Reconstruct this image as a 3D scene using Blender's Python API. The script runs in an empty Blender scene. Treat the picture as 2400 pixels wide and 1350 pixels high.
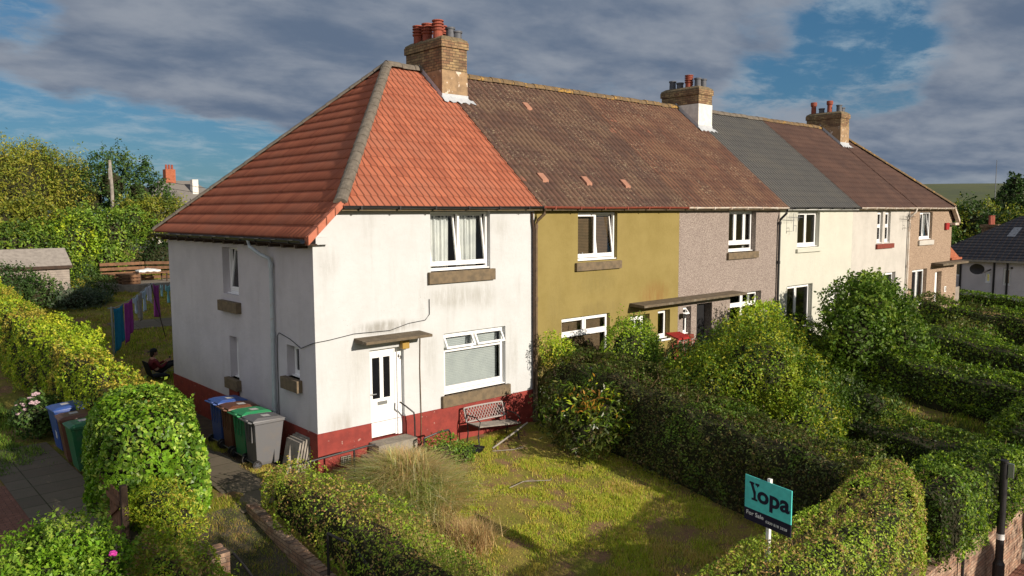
import bpy, math, numpy as np
from mathutils import Vector, Matrix
rng = np.random.default_rng(7)
sc = bpy.context.scene
# ------------------------------------------------------------------ camera
CAM = Vector((-7.6113, -14.5011, 5.4094))
cd = bpy.data.cameras.new('camera'); cam = bpy.data.objects.new('camera', cd); sc.collection.objects.link(cam)
cd.lens = 27.534; cd.sensor_width = 36; cd.clip_end = 9000; cd.clip_start = .05
Rm = Matrix(((0.7433088, 0.0670791, -0.6655768), (-0.6689363, 0.0685468, -0.7401524), (-0.0040256, 0.9953902, 0.0958231)))
cam.matrix_world = Matrix.Translation(CAM) @ Rm.to_4x4()
sc.camera = cam
# ------------------------------------------------------------------ light
SUN = Vector((0.14, -1.0, 0.355)).normalized()
sl = bpy.data.lights.new('sun', 'SUN'); so = bpy.data.objects.new('sun', sl); sc.collection.objects.link(so)
sl.energy = 4.6; sl.angle = math.radians(.55); sl.color = (1.0, .89, .76)
so.rotation_euler = (-SUN).to_track_quat('-Z', 'Y').to_euler()
sc.view_settings.view_transform = 'Standard'; sc.view_settings.look = 'None'
sc.view_settings.exposure = 0.45; sc.view_settings.gamma = 1
sc.cycles.max_bounces = 6; sc.cycles.transparent_max_bounces = 12
sc.cycles.diffuse_bounces = 3; sc.cycles.glossy_bounces = 2

class NT:
    """small node helper"""
    def __init__(s, nt): s.nt = nt; nt.nodes.clear()
    def n(s, t, **k):
        o = s.nt.nodes.new(t)
        for a, b in k.items():
            if a.startswith('_'): continue
            setattr(o, a, b)
        return o
    def set(s, o, **k):
        for a, b in k.items():
            key = int(a[1:]) if a[0] == 'i' and a[1:].isdigit() else a.replace('_', ' ')
            if isinstance(b, bpy.types.NodeSocket): s.nt.links.new(b, o.inputs[key])
            else: o.inputs[key].default_value = b
        return o
    def math(s, op, a, b=0.0, c=None, clamp=False):
        o = s.n('ShaderNodeMath', operation=op, use_clamp=clamp)
        s.set(o, i0=a, i1=b)
        if c is not None: s.set(o, i2=c)
        return o.outputs[0]
    def vm(s, op, a, b=(0, 0, 0), out=0):
        o = s.n('ShaderNodeVectorMath', operation=op); s.set(o, i0=a, i1=b); return o.outputs[out]
    def mix(s, f, a, b, bt='MIX'):
        o = s.n('ShaderNodeMix', data_type='RGBA', blend_type=bt)
        for idx, v in ((0, f), (6, a), (7, b)):
            if isinstance(v, bpy.types.NodeSocket): s.nt.links.new(v, o.inputs[idx])
            else:
                if idx and len(v) == 3: v = (*v, 1)
                o.inputs[idx].default_value = v
        return o.outputs[2]
    def noise(s, vec, scale, detail=4, rough=.55, dist=0):
        o = s.n('ShaderNodeTexNoise'); s.set(o, Vector=vec, Scale=scale, Detail=detail, Roughness=rough, Distortion=dist); return o.outputs[0]
    def ramp(s, f, lo, hi, a=0.0, b=1.0):
        o = s.n('ShaderNodeMapRange', interpolation_type='SMOOTHSTEP'); s.set(o, i0=f, i1=lo, i2=hi, i3=a, i4=b); return o.outputs[0]

# ------------------------------------------------------------------ world: Nishita sky with broken evening cloud
w = bpy.data.worlds.new('World'); sc.world = w; w.use_nodes = True
T = NT(w.node_tree)
sky = T.n('ShaderNodeTexSky', sky_type='NISHITA'); sky.sun_disc = False
sky.sun_elevation = math.asin(SUN.z); sky.sun_rotation = math.atan2(SUN.x, SUN.y)
sky.air_density = 1.0; sky.dust_density = .6; sky.ozone_density = 2.2
tc = T.n('ShaderNodeTexCoord').outputs['Generated']
sx = T.n('ShaderNodeSeparateXYZ'); T.set(sx, Vector=tc)
zz = T.math('ADD', T.math('MAXIMUM', sx.outputs[2], 0.0), .20)
u = T.math('DIVIDE', sx.outputs[0], zz); v = T.math('DIVIDE', sx.outputs[1], zz)
cv = T.n('ShaderNodeCombineXYZ'); T.set(cv, X=u, Y=v)
rot = T.n('ShaderNodeMapping'); T.set(rot, Vector=cv.outputs[0]); rot.inputs['Rotation'].default_value = (0, 0, .75); rot.inputs['Location'].default_value = (3.1, 1.7, 0); rot.inputs['Scale'].default_value = (1.0, 1.25, 1)
rv = rot.outputs[0]
big = T.noise(rv, 1.1, 10, .58, .15)
fine = T.noise(rv, 4.2, 10, .66, .25)
def hole(d, ang, soft):     # more or less cloud round a world direction
    dt = T.vm('DOT_PRODUCT', tc, tuple(Vector(d).normalized()), out=1)
    return T.ramp(dt, math.cos(math.radians(ang + soft)), math.cos(math.radians(max(ang - soft, 0))))
def pdir(px, py): return Rm @ Vector((px - 1200, 675 - py, -1835.6))
cov = T.math('ADD', T.math('MULTIPLY', T.math('SUBTRACT', big, .5), 1.0), T.math('MULTIPLY', T.math('SUBTRACT', fine, .5), .42))
cov = T.math('ADD', cov, .62)
for px, py, a, sft, amt in ((2030, 150, 2.2, 3.6, -.22), (1960, 40, 1.6, 2.4, -.13), (1780, 240, 1.6, 2.2, -.18), (2200, 60, 2, 3, -.12), (2380, 260, 1.5, 2.5, -.12), (-80, 380, 4.6, 2.4, -.50), (130, 360, 3.9, 2.2, -.44), (340, 380, 3.7, 2.2, -.42), (560, 430, 3.3, 2.4, -.34), (60, 50, 1.4, 1.6, -.26), (600, 170, 9, 4, .12), (250, 150, 4, 2.5, .14), (60, 160, 2.5, 1.5, .14), (2390, 110, 4, 3, .2), (2150, 330, 5, 3, .12), (1300, 60, 9, 5, .08)):
    cov = T.math('ADD', cov, T.math('MULTIPLY', hole(pdir(px, py), a, sft), amt))
mask = T.ramp(cov, .38, .66)
mask = T.math('MULTIPLY', mask, T.ramp(sx.outputs[2], -.02, .05, .35, 1))
shade = T.noise(rv, 1.9, 7, .52, .25); sh2 = T.noise(rv, 6, 7, .58, .2)
s3 = T.math('ADD', T.math('MULTIPLY', shade, .75), T.math('MULTIPLY', sh2, .25))
edge = T.ramp(cov, .46, .64, 1, 0)
lit = T.math('ADD', T.math('MULTIPLY', T.ramp(s3, .36, .66), .62), T.math('MULTIPLY', edge, .36), clamp=True)
sunside = T.ramp(T.vm('DOT_PRODUCT', tc, tuple(SUN), out=1), .1, .95)
cl = T.mix(lit, (.100, .138, .205), (.33, .35, .385))
cl = T.mix(sunside, cl, (.15, .15, .15))
cl = T.mix(T.ramp(sx.outputs[2], .45, .8), cl, (.07, .085, .12))
skyfill = T.ramp(T.vm('DOT_PRODUCT', tc, tuple(Vector((-.85, -.42, .28)).normalized()), out=1), .15, .85)  # bright sky patch added out of view to fill the shaded gable
cl = T.mix(skyfill, cl, (.50, .51, .56))
blue = T.mix(1.0, sky.outputs[0], (.027 * .66, .027 * 1.0, .027 * 1.25), 'MULTIPLY')
blue = T.mix(1.0, blue, (.020, .066, .118), 'ADD')
wisp = T.math('MULTIPLY', T.ramp(fine, .44, .70), .55)
blue = T.mix(wisp, blue, (.34, .41, .46))
col = T.mix(T.math('MAXIMUM', mask, skyfill), blue, cl)
col = T.mix(1.0, col, (.86, .86, .86), 'MULTIPLY')
bg = T.n('ShaderNodeBackground'); T.set(bg, Color=col, Strength=1.0)
out = T.n('ShaderNodeOutputWorld'); T.nt.links.new(bg.outputs[0], out.inputs[0])

# ------------------------------------------------------------------ materials
MATS = {}
def newmat(name):
    m = bpy.data.materials.new(name); m.use_nodes = True; t = NT(m.node_tree); MATS[name] = m
    return m, t
def fin(t, col, rough=.8, bump=None, bs=.3, dist=.01, metal=0, spec=.3):
    p = t.n('ShaderNodeBsdfPrincipled'); o = t.n('ShaderNodeOutputMaterial')
    if isinstance(col, tuple): col = (*col, 1) if len(col) == 3 else col
    t.set(p, Base_Color=col, Roughness=rough, Metallic=metal, Specular_IOR_Level=spec)
    if bump is not None:
        b = t.n('ShaderNodeBump'); t.set(b, Height=bump, Strength=bs, Distance=dist); t.nt.links.new(b.outputs[0], p.inputs['Normal'])
    t.nt.links.new(p.outputs[0], o.inputs[0]); return p
def oc(t): return t.n('ShaderNodeTexCoord').outputs['Object']
def mat(name, c1, c2=None, scale=6, rough=.8, bump=.2, bscale=30, dist=.01, metal=0, spec=.3, spots=None, streak=None):
    if name in MATS: return MATS[name]
    m, t = newmat(name); co = oc(t)
    c2 = c2 or tuple(x * .8 for x in c1)
    f = t.ramp(t.noise(co, scale, 5, .6), .35, .68)
    col = t.mix(f, c1, c2)
    if streak:       # vertical weather stains
        mp = t.n('ShaderNodeMapping'); t.set(mp, Vector=co); mp.inputs['Scale'].default_value = (1, 1, .12)
        g = t.ramp(t.noise(mp.outputs[0], streak[1], 5, .6), .52, .75, 0, streak[2]); col = t.mix(g, col, streak[0])
    if spots:
        for sc_, lo, hi, c, a in spots:
            g = t.ramp(t.noise(co, sc_, 3, .6), lo, hi, 0, a); col = t.mix(g, col, c)
    fin(t, col, rough, t.noise(co, bscale, 4, .6) if bump else None, bump, dist, metal, spec)
    return m
def harl(name, c1, c2, dirt, damt=.5, speck=None, base=None, stains=()):
    """roughcast render: fine bumps, dirt flecks, soft stains"""
    if name in MATS: return MATS[name]
    m, t = newmat(name); co = oc(t)
    col = t.mix(t.ramp(t.noise(co, 1.1, 6, .65), .35, .7), c1, c2)
    mp = t.n('ShaderNodeMapping'); t.set(mp, Vector=co); mp.inputs['Scale'].default_value = (1, 1, .14)
    st = t.ramp(t.noise(mp.outputs[0], 2.4, 6, .65), .5, .8, 0, .35 * damt); col = t.mix(st, col, dirt)
    patch = t.ramp(t.noise(co, .8, 5, .6), .46, .66)
    fl = t.math('MULTIPLY', t.ramp(t.noise(co, 26, 4, .75), .60, .70), patch); col = t.mix(t.math('MULTIPLY', fl, damt), col, dirt)
    fl2 = t.ramp(t.noise(co, 9, 5, .8), .68, .76, 0, damt * .8); col = t.mix(fl2, col, dirt)
    for (x_, z_, rx_, rz_, am_, sc_) in stains:
        sp = t.n('ShaderNodeSeparateXYZ'); t.set(sp, Vector=co)
        dx_ = t.math('DIVIDE', t.math('SUBTRACT', sp.outputs[0], x_), rx_); dz_ = t.math('DIVIDE', t.math('SUBTRACT', sp.outputs[2], z_), rz_)
        rr_ = t.math('SQRT', t.math('ADD', t.math('MULTIPLY', dx_, dx_), t.math('MULTIPLY', dz_, dz_)))
        g_ = t.math('MULTIPLY', t.ramp(rr_, .25, 1.0, 1, 0), t.ramp(t.noise(mp.outputs[0], 9, 5, .75), .34, .62, .15, 1)); col = t.mix(t.math('MULTIPLY', g_, am_ * .7), col, sc_)
    if speck:
        vo = t.n('ShaderNodeTexVoronoi'); t.set(vo, Vector=co, Scale=speck[0])
        wn = t.n('ShaderNodeSeparateColor'); t.set(wn, Color=vo.outputs['Color'])
        col = t.mix(t.ramp(wn.outputs[0], .45, .75), col, speck[1]); col = t.mix(t.ramp(wn.outputs[1], .7, .85), col, speck[2])
    h = t.math('ADD', t.noise(co, 60, 4, .7), t.noise(co, 7, 3, .5))
    fin(t, col, .9, h, .55, .02, 0, .2); return m
harl('render_white', (.53, .545, .55), (.49, .50, .50), (.15, .13, .09), .7, stains=((3.6, 3.45, 1.0, .42, .55, (.20, .18, .13)), (4.5, 3.4, .5, .5, .45, (.20, .18, .13)), (1.7, 2.92, 1.1, .22, .8, (.12, .10, .06)), (1.0, 2.2, .3, .9, .3, (.3, .27, .22)), (.35, 4.4, .35, .5, .35, (.22, .2, .16)), (5.3, 2.0, .5, 1.0, .25, (.25, .23, .18)), (.5, .95, .5, .35, .4, (.25, .2, .15)), (5.0, 5.1, .5, .3, .3, (.25, .23, .18)), (2.9, 2.2, .3, .8, .35, (.2, .18, .14))))
harl('render_gable', (.55, .52, .54), (.48, .455, .475), (.25, .22, .20), .6)
harl('render_ochre', (.255, .20, .070), (.22, .17, .055), (.17, .11, .04), .55, stains=((5.0, 2.95, .95, .55, .85, (.20, .095, .03)), (2.4, 3.5, 1.1, .5, .35, (.14, .12, .05)), (.8, 2.6, .5, 1.6, .3, (.15, .12, .05)), (2.6, 2.75, 1.2, .3, .4, (.13, .1, .05))))
harl('render_cream', (.52, .52, .445), (.48, .475, .41), (.40, .36, .22), .25)
harl('render_grey', (.50, .475, .43), (.43, .41, .37), (.26, .24, .2), .5)
harl('pebble_brown', (.26, .21, .185), (.22, .175, .155), (.12, .09, .07), .3, stains=((1.0, 2.95, 1.2, .4, .5, (.13, .09, .07)),), speck=(75, (.36, .31, .27), (.14, .11, .095)))
harl('pebble_tan', (.27, .195, .135), (.235, .17, .12), (.15, .10, .07), .3, (60, (.44, .33, .24), (.2, .14, .1)))
harl('render_far', (.56, .52, .54), (.50, .46, .48), (.25, .22, .22), .3)
def rooftile(name, cols, lichen=None, la=0, moss=None, gcol=(.03, .018, .012), gdep=.8):
    m, t = newmat(name); co = oc(t)
    a = t.n('ShaderNodeAttribute', attribute_name='col'); s = t.n('ShaderNodeSeparateColor'); t.set(s, Color=a.outputs['Color'])
    c = t.mix(s.outputs[0], cols[0], cols[1])
    c = t.mix(t.ramp(t.noise(co, .9, 5, .6), .45, .68), c, cols[2])
    if len(cols) > 3: c = t.mix(t.math('MULTIPLY', t.ramp(s.outputs[1], .80, .9, 0, .8), t.ramp(t.noise(co, .55, 2, .4), .60, .66)), c, cols[3])
    c = t.mix(t.math('MULTIPLY', s.outputs[2], gdep), c, gcol)  # groove colour: channel dirt, and painted shade on the course butts
    if lichen:
        l = t.math('MULTIPLY', t.ramp(t.noise(co, 16, 6, .85), .555, .63), t.ramp(t.noise(co, .7, 4, .6), .38, .6)); c = t.mix(t.math('MULTIPLY', l, la), c, lichen)
    if moss: c = t.mix(t.ramp(t.noise(co, 5, 5, .75), .62, .72, 0, .7), c, moss)
    fin(t, c, .82, t.noise(co, 50, 4, .6), .25, .006, 0, .25); return m
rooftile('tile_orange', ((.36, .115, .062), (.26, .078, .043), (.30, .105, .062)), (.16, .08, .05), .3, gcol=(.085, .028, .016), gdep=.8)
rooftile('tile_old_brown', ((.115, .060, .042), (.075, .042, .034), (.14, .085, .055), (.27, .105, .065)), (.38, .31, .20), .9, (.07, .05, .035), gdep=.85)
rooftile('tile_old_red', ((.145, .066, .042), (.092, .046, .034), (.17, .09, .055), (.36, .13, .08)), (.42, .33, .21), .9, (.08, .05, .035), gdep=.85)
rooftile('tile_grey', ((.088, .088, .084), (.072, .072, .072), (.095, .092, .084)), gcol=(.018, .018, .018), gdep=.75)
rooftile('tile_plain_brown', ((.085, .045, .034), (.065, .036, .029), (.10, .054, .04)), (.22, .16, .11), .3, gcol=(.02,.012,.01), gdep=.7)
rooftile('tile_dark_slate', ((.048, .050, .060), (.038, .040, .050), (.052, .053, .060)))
mat('ridge_grey', (.17, .145, .115), (.11, .095, .075), 9, .9, .4)
mat('ridge_old', (.17, .115, .06), (.11, .08, .05), 7, .9, .5, spots=[(6, .55, .68, (.45, .25, .04), .8)])
mat('tile_verge', (.44, .15, .09), (.36, .12, .07), 8, .8, .2)
mat('upvc', (.80, .80, .79), (.77, .77, .76), 4, .35, 0, spec=.5)
mat('gutter_black', (.015, .015, .017), rough=.4, bump=0, spec=.5)
mat('gutter_red', (.22, .05, .03), (.16, .04, .025), rough=.6, bump=0)
mat('gutter_white', (.60, .55, .48), (.44, .34, .26), 5, .6, 0)
mat('fascia_dark', (.16, .12, .07), (.10, .08, .05), 9, .9, .3)
mat('fascia_white', (.74, .74, .71), rough=.6, bump=0)
mat('pipe_pale', (.42, .47, .49), (.36, .40, .42), 5, .5, 0, spots=[(3, .62, .7, (.3, .15, .08), .5)])
mat('pipe_brown', (.15, .10, .055), (.10, .07, .045), 8, .7, .2)
mat('stone_sill', (.175, .13, .08), (.115, .09, .06), 7, .95, .6, 40)
mat('sill_red', (.20, .045, .03), rough=.8)
mat('canopy_stone', (.15, .115, .075), (.10, .08, .055), 6, .95, .5, 40, spots=[(14, .58, .68, (.05, .045, .03), .6), (5, .6, .7, (.24, .21, .16), .5)])
mat('concrete', (.26, .23, .185), (.18, .16, .13), 5, .95, .5, 40, spots=[(14, .58, .68, (.07, .06, .045), .6)])
mat('plinth_red', (.25, .040, .030), (.18, .030, .024), 4, .75, .4, 14, .02, spots=[(10, .66, .72, (.5, .4, .33), .5), (22, .64, .7, (.16, .03, .02), .5)])
mat('dark_room', (.05, .045, .04), rough=.95, bump=0)
mat('curtain_white', (.72, .71, .67), (.62, .62, .6), 4, .9, 0)
mat('blind_slats', (.50, .52, .50), (.44, .46, .45), 3, .7, 0)
mat('blind_brown', (.16, .10, .055), (.12, .08, .045), 3, .7, 0)
mat('pot_terracotta', (.29, .075, .045), (.20, .055, .036), 8, .8, .2)
mat('pot_grey', (.10, .105, .12), (.075, .08, .09), 8, .6, .1)
mat('lead', (.46, .48, .50), (.36, .38, .40), 8, .5, .3, 25, spec=.5)
mat('mortar_cap', (.22, .17, .10), (.13, .10, .06), 12, .95, .8, 30, .03)
mat('roughcast_old', (.34, .23, .13), (.22, .15, .09), 5, .95, .6, 25, .02, spots=[(4, .60, .63, (.6, .52, .42), .9)])
mat('cement_white', (.70, .68, .62), rough=.9)
mat('black_iron', (.018, .016, .016), rough=.5, bump=0, spec=.5)
mat('timber_grey', (.30, .27, .23), (.2, .18, .155), 5, .9, .3, 40)
mat('timber_brown', (.20, .105, .055), (.13, .07, .04), 5, .9, .3, 40, spots=[(9, .6, .7, (.3, .2, .12), .4)])
mat('timber_dark', (.06, .038, .026), (.04, .027, .02), 6, .9, .3, 40)
mat('felt', (.30, .27, .235), (.23, .205, .18), 6, .95, .3)
mat('shed_board', (.30, .26, .22), (.22, .19, .165), 4, .9, .3, 30)
mat('bark', (.09, .065, .045), (.05, .037, .026), 9, .95, .8, 30, .03)
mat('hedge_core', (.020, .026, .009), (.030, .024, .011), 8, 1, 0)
mat('soil', (.085, .058, .037), (.055, .038, .026), 5, 1, .6, 20, .02)
mat('white_paint', (.78, .77, .74), rough=.6, bump=0)
mat('brass_lamp', (.35, .22, .05), rough=.5)
mat('steel', (.45, .46, .47), rough=.35, metal=.8, bump=0)
mat('glass_dark', (.01, .01, .012), rough=.06, bump=0, spec=.8)
mat('red_box', (.34, .025, .022), rough=.5, bump=0)
mat('skin', (.42, .22, .15), (.38, .19, .13), 8, .55, 0)
mat('jacket_red', (.14, .015, .018), (.10, .012, .014), 9, .8, .2)
mat('jacket_black', (.012, .012, .014), rough=.8)
mat('hair', (.02, .014, .01), rough=.8)
mat('tarmac', (.052, .05, .048), (.042, .04, .038), 3, .95, .4, 60)
mat('hill_field', (.085, .105, .040), (.12, .125, .055), .004, 1, 0, spots=[(.012, .5, .6, (.07, .085, .05), .5)])
m_, t = newmat('glass')
fr = t.n('ShaderNodeFresnel'); fr.inputs[0].default_value = 1.5
tr = t.n('ShaderNodeBsdfTransparent'); tr.inputs[0].default_value = (.82, .86, .87, 1)
gl = t.n('ShaderNodeBsdfGlossy'); gl.inputs['Roughness'].default_value = .015
mx = t.n('ShaderNodeMixShader'); t.set(mx, i0=t.math('ADD', t.math('MULTIPLY', fr.outputs[0], 1.5), .02), i1=tr.outputs[0], i2=gl.outputs[0])
o_ = t.n('ShaderNodeOutputMaterial'); t.nt.links.new(mx.outputs[0], o_.inputs[0])
def brickmat(name, c1, c2, mortar, scale=1, axis='x', grime=None):
    m, t = newmat(name); co = oc(t)
    s = t.n('ShaderNodeSeparateXYZ'); t.set(s, Vector=co)
    c = t.n('ShaderNodeCombineXYZ'); t.set(c, X=t.math('ADD', s.outputs[0], s.outputs[1]) if axis == 'xy' else s.outputs[0], Y=s.outputs[2] if axis != 'flat' else s.outputs[1])
    b = t.n('ShaderNodeTexBrick'); b.offset = .5
    t.set(b, Vector=c.outputs[0], Color1=(*c1, 1), Color2=(*c2, 1), Mortar=(*mortar, 1), Scale=1.0, Mortar_Size=.007 * scale, Bias=-.1, Brick_Width=.225 * scale, Row_Height=.075 * scale)
    col = t.mix(t.ramp(t.noise(co, 4, 6, .75), .36, .66, 0, .75), b.outputs[0], grime or tuple(x * .6 for x in c1))
    fin(t, col, .92, t.math('ADD', t.math('MULTIPLY', b.outputs[1], -1), t.math('MULTIPLY', t.noise(co, 30, 4, .6), .6)), .6, .01, 0, .2); return m
brickmat('brick_buff', (.36, .255, .13), (.21, .11, .065), (.06, .048, .035), 1.0, 'xy', (.085, .06, .04))
brickmat('brick_wall', (.38, .22, .14), (.50, .38, .27), (.14, .11, .09), 1, 'xy', (.16, .10, .075))
brickmat('brick_paving', (.30, .14, .095), (.22, .11, .08), (.07, .045, .035), .9, 'flat')
brickmat('brick_red', (.45, .14, .07), (.35, .10, .055), (.2, .12, .08), 1, 'xy')
# leaves: colour per leaf from an attribute; thin translucent blades
def leafmat(name, trans=.35, rough=.5):
    m, t = newmat(name)
    a = t.n('ShaderNodeAttribute', attribute_name='col')
    p = t.n('ShaderNodeBsdfPrincipled'); t.set(p, Base_Color=a.outputs['Color'], Roughness=rough, Specular_IOR_Level=.25)
    tl = t.n('ShaderNodeBsdfTranslucent'); t.set(tl, Color=t.mix(1.0, a.outputs['Color'], (1.1, 1.35, .6), 'MULTIPLY'))
    mx = t.n('ShaderNodeMixShader'); t.set(mx, i0=trans, i1=p.outputs[0], i2=tl.outputs[0])
    o = t.n('ShaderNodeOutputMaterial'); t.nt.links.new(mx.outputs[0], o.inputs[0])
leafmat('leaf', .28, .5); leafmat('leaf_gloss', .22, .32); leafmat('blade', .25, .7)
m_, t = newmat('grass_ground'); co = oc(t)
c = t.mix(t.ramp(t.noise(co, .8, 6, .65), .38, .64), (.17, .18, .03), (.28, .22, .06))
c = t.mix(t.ramp(t.noise(co, 1.3, 6, .7), .48, .60), c, (.24, .145, .08))
c = t.mix(t.ramp(t.noise(co, 22, 4, .7), .5, .7, 0, .5), c, (.06, .06, .02))
fin(t, c, 1, t.noise(co, 30, 5, .75), .8, .03, 0, .1)
m_, t = newmat('slabs'); co = oc(t)
b = t.n('ShaderNodeTexBrick'); b.offset = 0.0; b.squash = 1
t.set(b, Vector=co, Color1=(.175, .145, .105, 1), Color2=(.135, .11, .08, 1), Mortar=(.05, .05, .025, 1), Scale=1, Mortar_Size=.012, Brick_Width=.92, Row_Height=.62)
c = t.mix(t.ramp(t.noise(co, 4, 6, .7), .42, .7, 0, .6), b.outputs[0], (.12, .11, .075))
fin(t, c, .95, t.noise(co, 25, 4, .6), .3, .01, 0, .2)
m_, t = newmat('track'); co = oc(t)
c = t.mix(t.ramp(t.noise(co, 2.2, 6, .7), .4, .62), (.10, .085, .065), (.055, .06, .026))
c = t.mix(t.ramp(t.noise(co, 20, 5, .75), .55, .7), c, (.22, .17, .10)); fin(t, c, 1, t.noise(co, 25, 5, .7), .8, .03, 0, .1)
m_, t = newmat('bin'); a = t.n('ShaderNodeObjectInfo'); co = oc(t)
c = t.mix(t.ramp(t.noise(co, 5, 5, .7), .45, .75, 0, .35), a.outputs['Color'], (.16, .13, .10)); fin(t, c, .45, t.noise(co, 90, 2, .5), .08, .003, 0, .5)
def flat(name, c, rough=.85): return mat(name, c, tuple(x * .85 for x in c), 9, rough, .15, 30)

# ------------------------------------------------------------------ mesh building
ORG = {}
def tag(o, label=None, cat=None, group=None, kind=None):
    for k_, v_ in (('label', label), ('category', cat), ('group', group), ('kind', kind)):
        if v_: o[k_] = v_
    return o
def thing(name, label, cat, loc=(0, 0, 0), rz=0, group=None, kind=None):
    o = bpy.data.objects.new(name, None); sc.collection.objects.link(o); o.location = loc; o.rotation_euler = (0, 0, rz)
    o.empty_display_size = .2
    ORG[o] = Vector(loc) if rz == 0 else Vector((0, 0, 0)); return tag(o, label, cat, group, kind)
class MB:
    def __init__(s): s.v = []; s.f = []; s.c = []
    def add(s, vs, fs, col=None):
        b = len(s.v); s.v += [tuple(x) for x in vs]; s.f += [tuple(i + b for i in f) for f in fs]
        if col is not None: s.c += [col] * len(vs)
        return s
    def quad(s, a, b, c, d): return s.add([a, b, c, d], [(0, 1, 2, 3)])
    def box(s, x0, x1, y0, y1, z0, z1, M=None):
        vs = [(x, y, z) for x in (x0, x1) for y in (y0, y1) for z in (z0, z1)]
        if M: vs = [M(*p) for p in vs]
        return s.add(vs, [(0, 1, 3, 2), (4, 6, 7, 5), (0, 4, 5, 1), (2, 3, 7, 6), (0, 2, 6, 4), (1, 5, 7, 3)])
    def tube(s, pts, r, n=8, cap=True):
        pts = [Vector(p) for p in pts]; rs = r if isinstance(r, (list, tuple)) else [r] * len(pts); rings = []
        for i, p in enumerate(pts):
            d = (pts[min(i + 1, len(pts) - 1)] - pts[max(i - 1, 0)]).normalized()
            a = d.cross(Vector((0, 0, 1)) if abs(d.z) < .95 else Vector((1, 0, 0))).normalized(); b = d.cross(a)
            rings.append([p + (a * math.cos(t_) + b * math.sin(t_)) * rs[i] for t_ in [2 * math.pi * k / n for k in range(n)]])
        vs = [q for r_ in rings for q in r_]; fs = []
        for i in range(len(pts) - 1):
            for k in range(n): fs.append((i * n + k, i * n + (k + 1) % n, (i + 1) * n + (k + 1) % n, (i + 1) * n + k))
        if cap: fs += [tuple(range(n)), tuple(range(len(vs) - 1, len(vs) - n - 1, -1))]
        return s.add(vs, fs)
    def lathe(s, c, prof, n=20):
        vs = []; fs = []
        for r, z in prof:
            for k in range(n): a = 2 * math.pi * k / n; vs.append((c[0] + r * math.cos(a), c[1] + r * math.sin(a), c[2] + z))
        for i in range(len(prof) - 1):
            for k in range(n): fs.append((i * n + k, i * n + (k + 1) % n, (i + 1) * n + (k + 1) % n, (i + 1) * n + k))
        return s.add(vs, fs)
    def sphere(s, c, r, n=12, m=8):
        if not isinstance(r, tuple): r = (r, r, r)
        vs = []; fs = []
        for j in range(m + 1):
            for k in range(n):
                th = math.pi * j / m; a = 2 * math.pi * k / n
                vs.append((c[0] + r[0] * math.sin(th) * math.cos(a), c[1] + r[1] * math.sin(th) * math.sin(a), c[2] + r[2] * math.cos(th)))
        for j in range(m):
            for k in range(n): fs.append((j * n + k, (j + 1) * n + k, (j + 1) * n + (k + 1) % n, j * n + (k + 1) % n))
        return s.add(vs, fs)
    def build(s, name, m, parent=None, smooth=False, bevel=0, local=False):
        me = bpy.data.meshes.new(name)
        org = ORG.get(parent, Vector((0, 0, 0))) if not local else Vector((0, 0, 0))
        me.from_pydata([(x - org.x, y - org.y, z - org.z) for x, y, z in s.v], [], s.f); me.update()
        if s.c:
            at = me.color_attributes.new('col', 'FLOAT_COLOR', 'POINT'); at.data.foreach_set('color', np.array(s.c, 'f').ravel())
        return link(name, me, m, parent, smooth, bevel)
def link(name, me, m, parent, smooth=False, bevel=0):
    me.materials.append(MATS[m] if isinstance(m, str) else m)
    if smooth: me.polygons.foreach_set('use_smooth', [True] * len(me.polygons))
    o = bpy.data.objects.new(name, me); sc.collection.objects.link(o)
    if parent: o.parent = parent; ORG[o] = ORG.get(parent, Vector((0, 0, 0)))
    if bevel:
        b = o.modifiers.new('bevel', 'BEVEL'); b.width = bevel; b.segments = 2; b.limit_method = 'ANGLE'
    return o
def npmesh(name, V, F, m, parent=None, col=None, smooth=False):
    """V (n,3), F (k,q) arrays"""
    org = ORG.get(parent, Vector((0, 0, 0))); V = np.asarray(V, 'f') - np.array(org, 'f')
    me = bpy.data.meshes.new(name); q = F.shape[1]
    me.vertices.add(len(V)); me.vertices.foreach_set('co', V.ravel())
    me.loops.add(F.size); me.loops.foreach_set('vertex_index', F.astype('i').ravel())
    me.polygons.add(len(F)); me.polygons.foreach_set('loop_start', np.arange(0, F.size, q, dtype='i')); me.polygons.foreach_set('loop_total', np.full(len(F), q, 'i'))
    me.update(calc_edges=True)
    if col is not None:
        c4 = np.ones((len(V), 4), 'f'); c4[:, :col.shape[1]] = col
        at = me.color_attributes.new('col', 'FLOAT_COLOR', 'POINT'); at.data.foreach_set('color', c4.ravel())
    return link(name, me, m, parent, smooth)

# value noise
def hsh(i, j, k, seed):
    x = np.sin(i * 127.1 + j * 311.7 + k * 74.7 + seed * 53.3) * 43758.5453; return x - np.floor(x)
def vn(P, s, seed=0):
    Q = np.asarray(P) * s; I = np.floor(Q); f = Q - I; f = f * f * (3 - 2 * f); r = 0
    for a in (0, 1):
        for b in (0, 1):
            for c in (0, 1):
                wgt = (f[:, 0] if a else 1 - f[:, 0]) * (f[:, 1] if b else 1 - f[:, 1]) * (f[:, 2] if c else 1 - f[:, 2])
                r = r + wgt * hsh(I[:, 0] + a, I[:, 1] + b, I[:, 2] + c, seed)
    return r
def unit(V): return V / (np.linalg.norm(V, axis=1, keepdims=True) + 1e-9)

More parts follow.
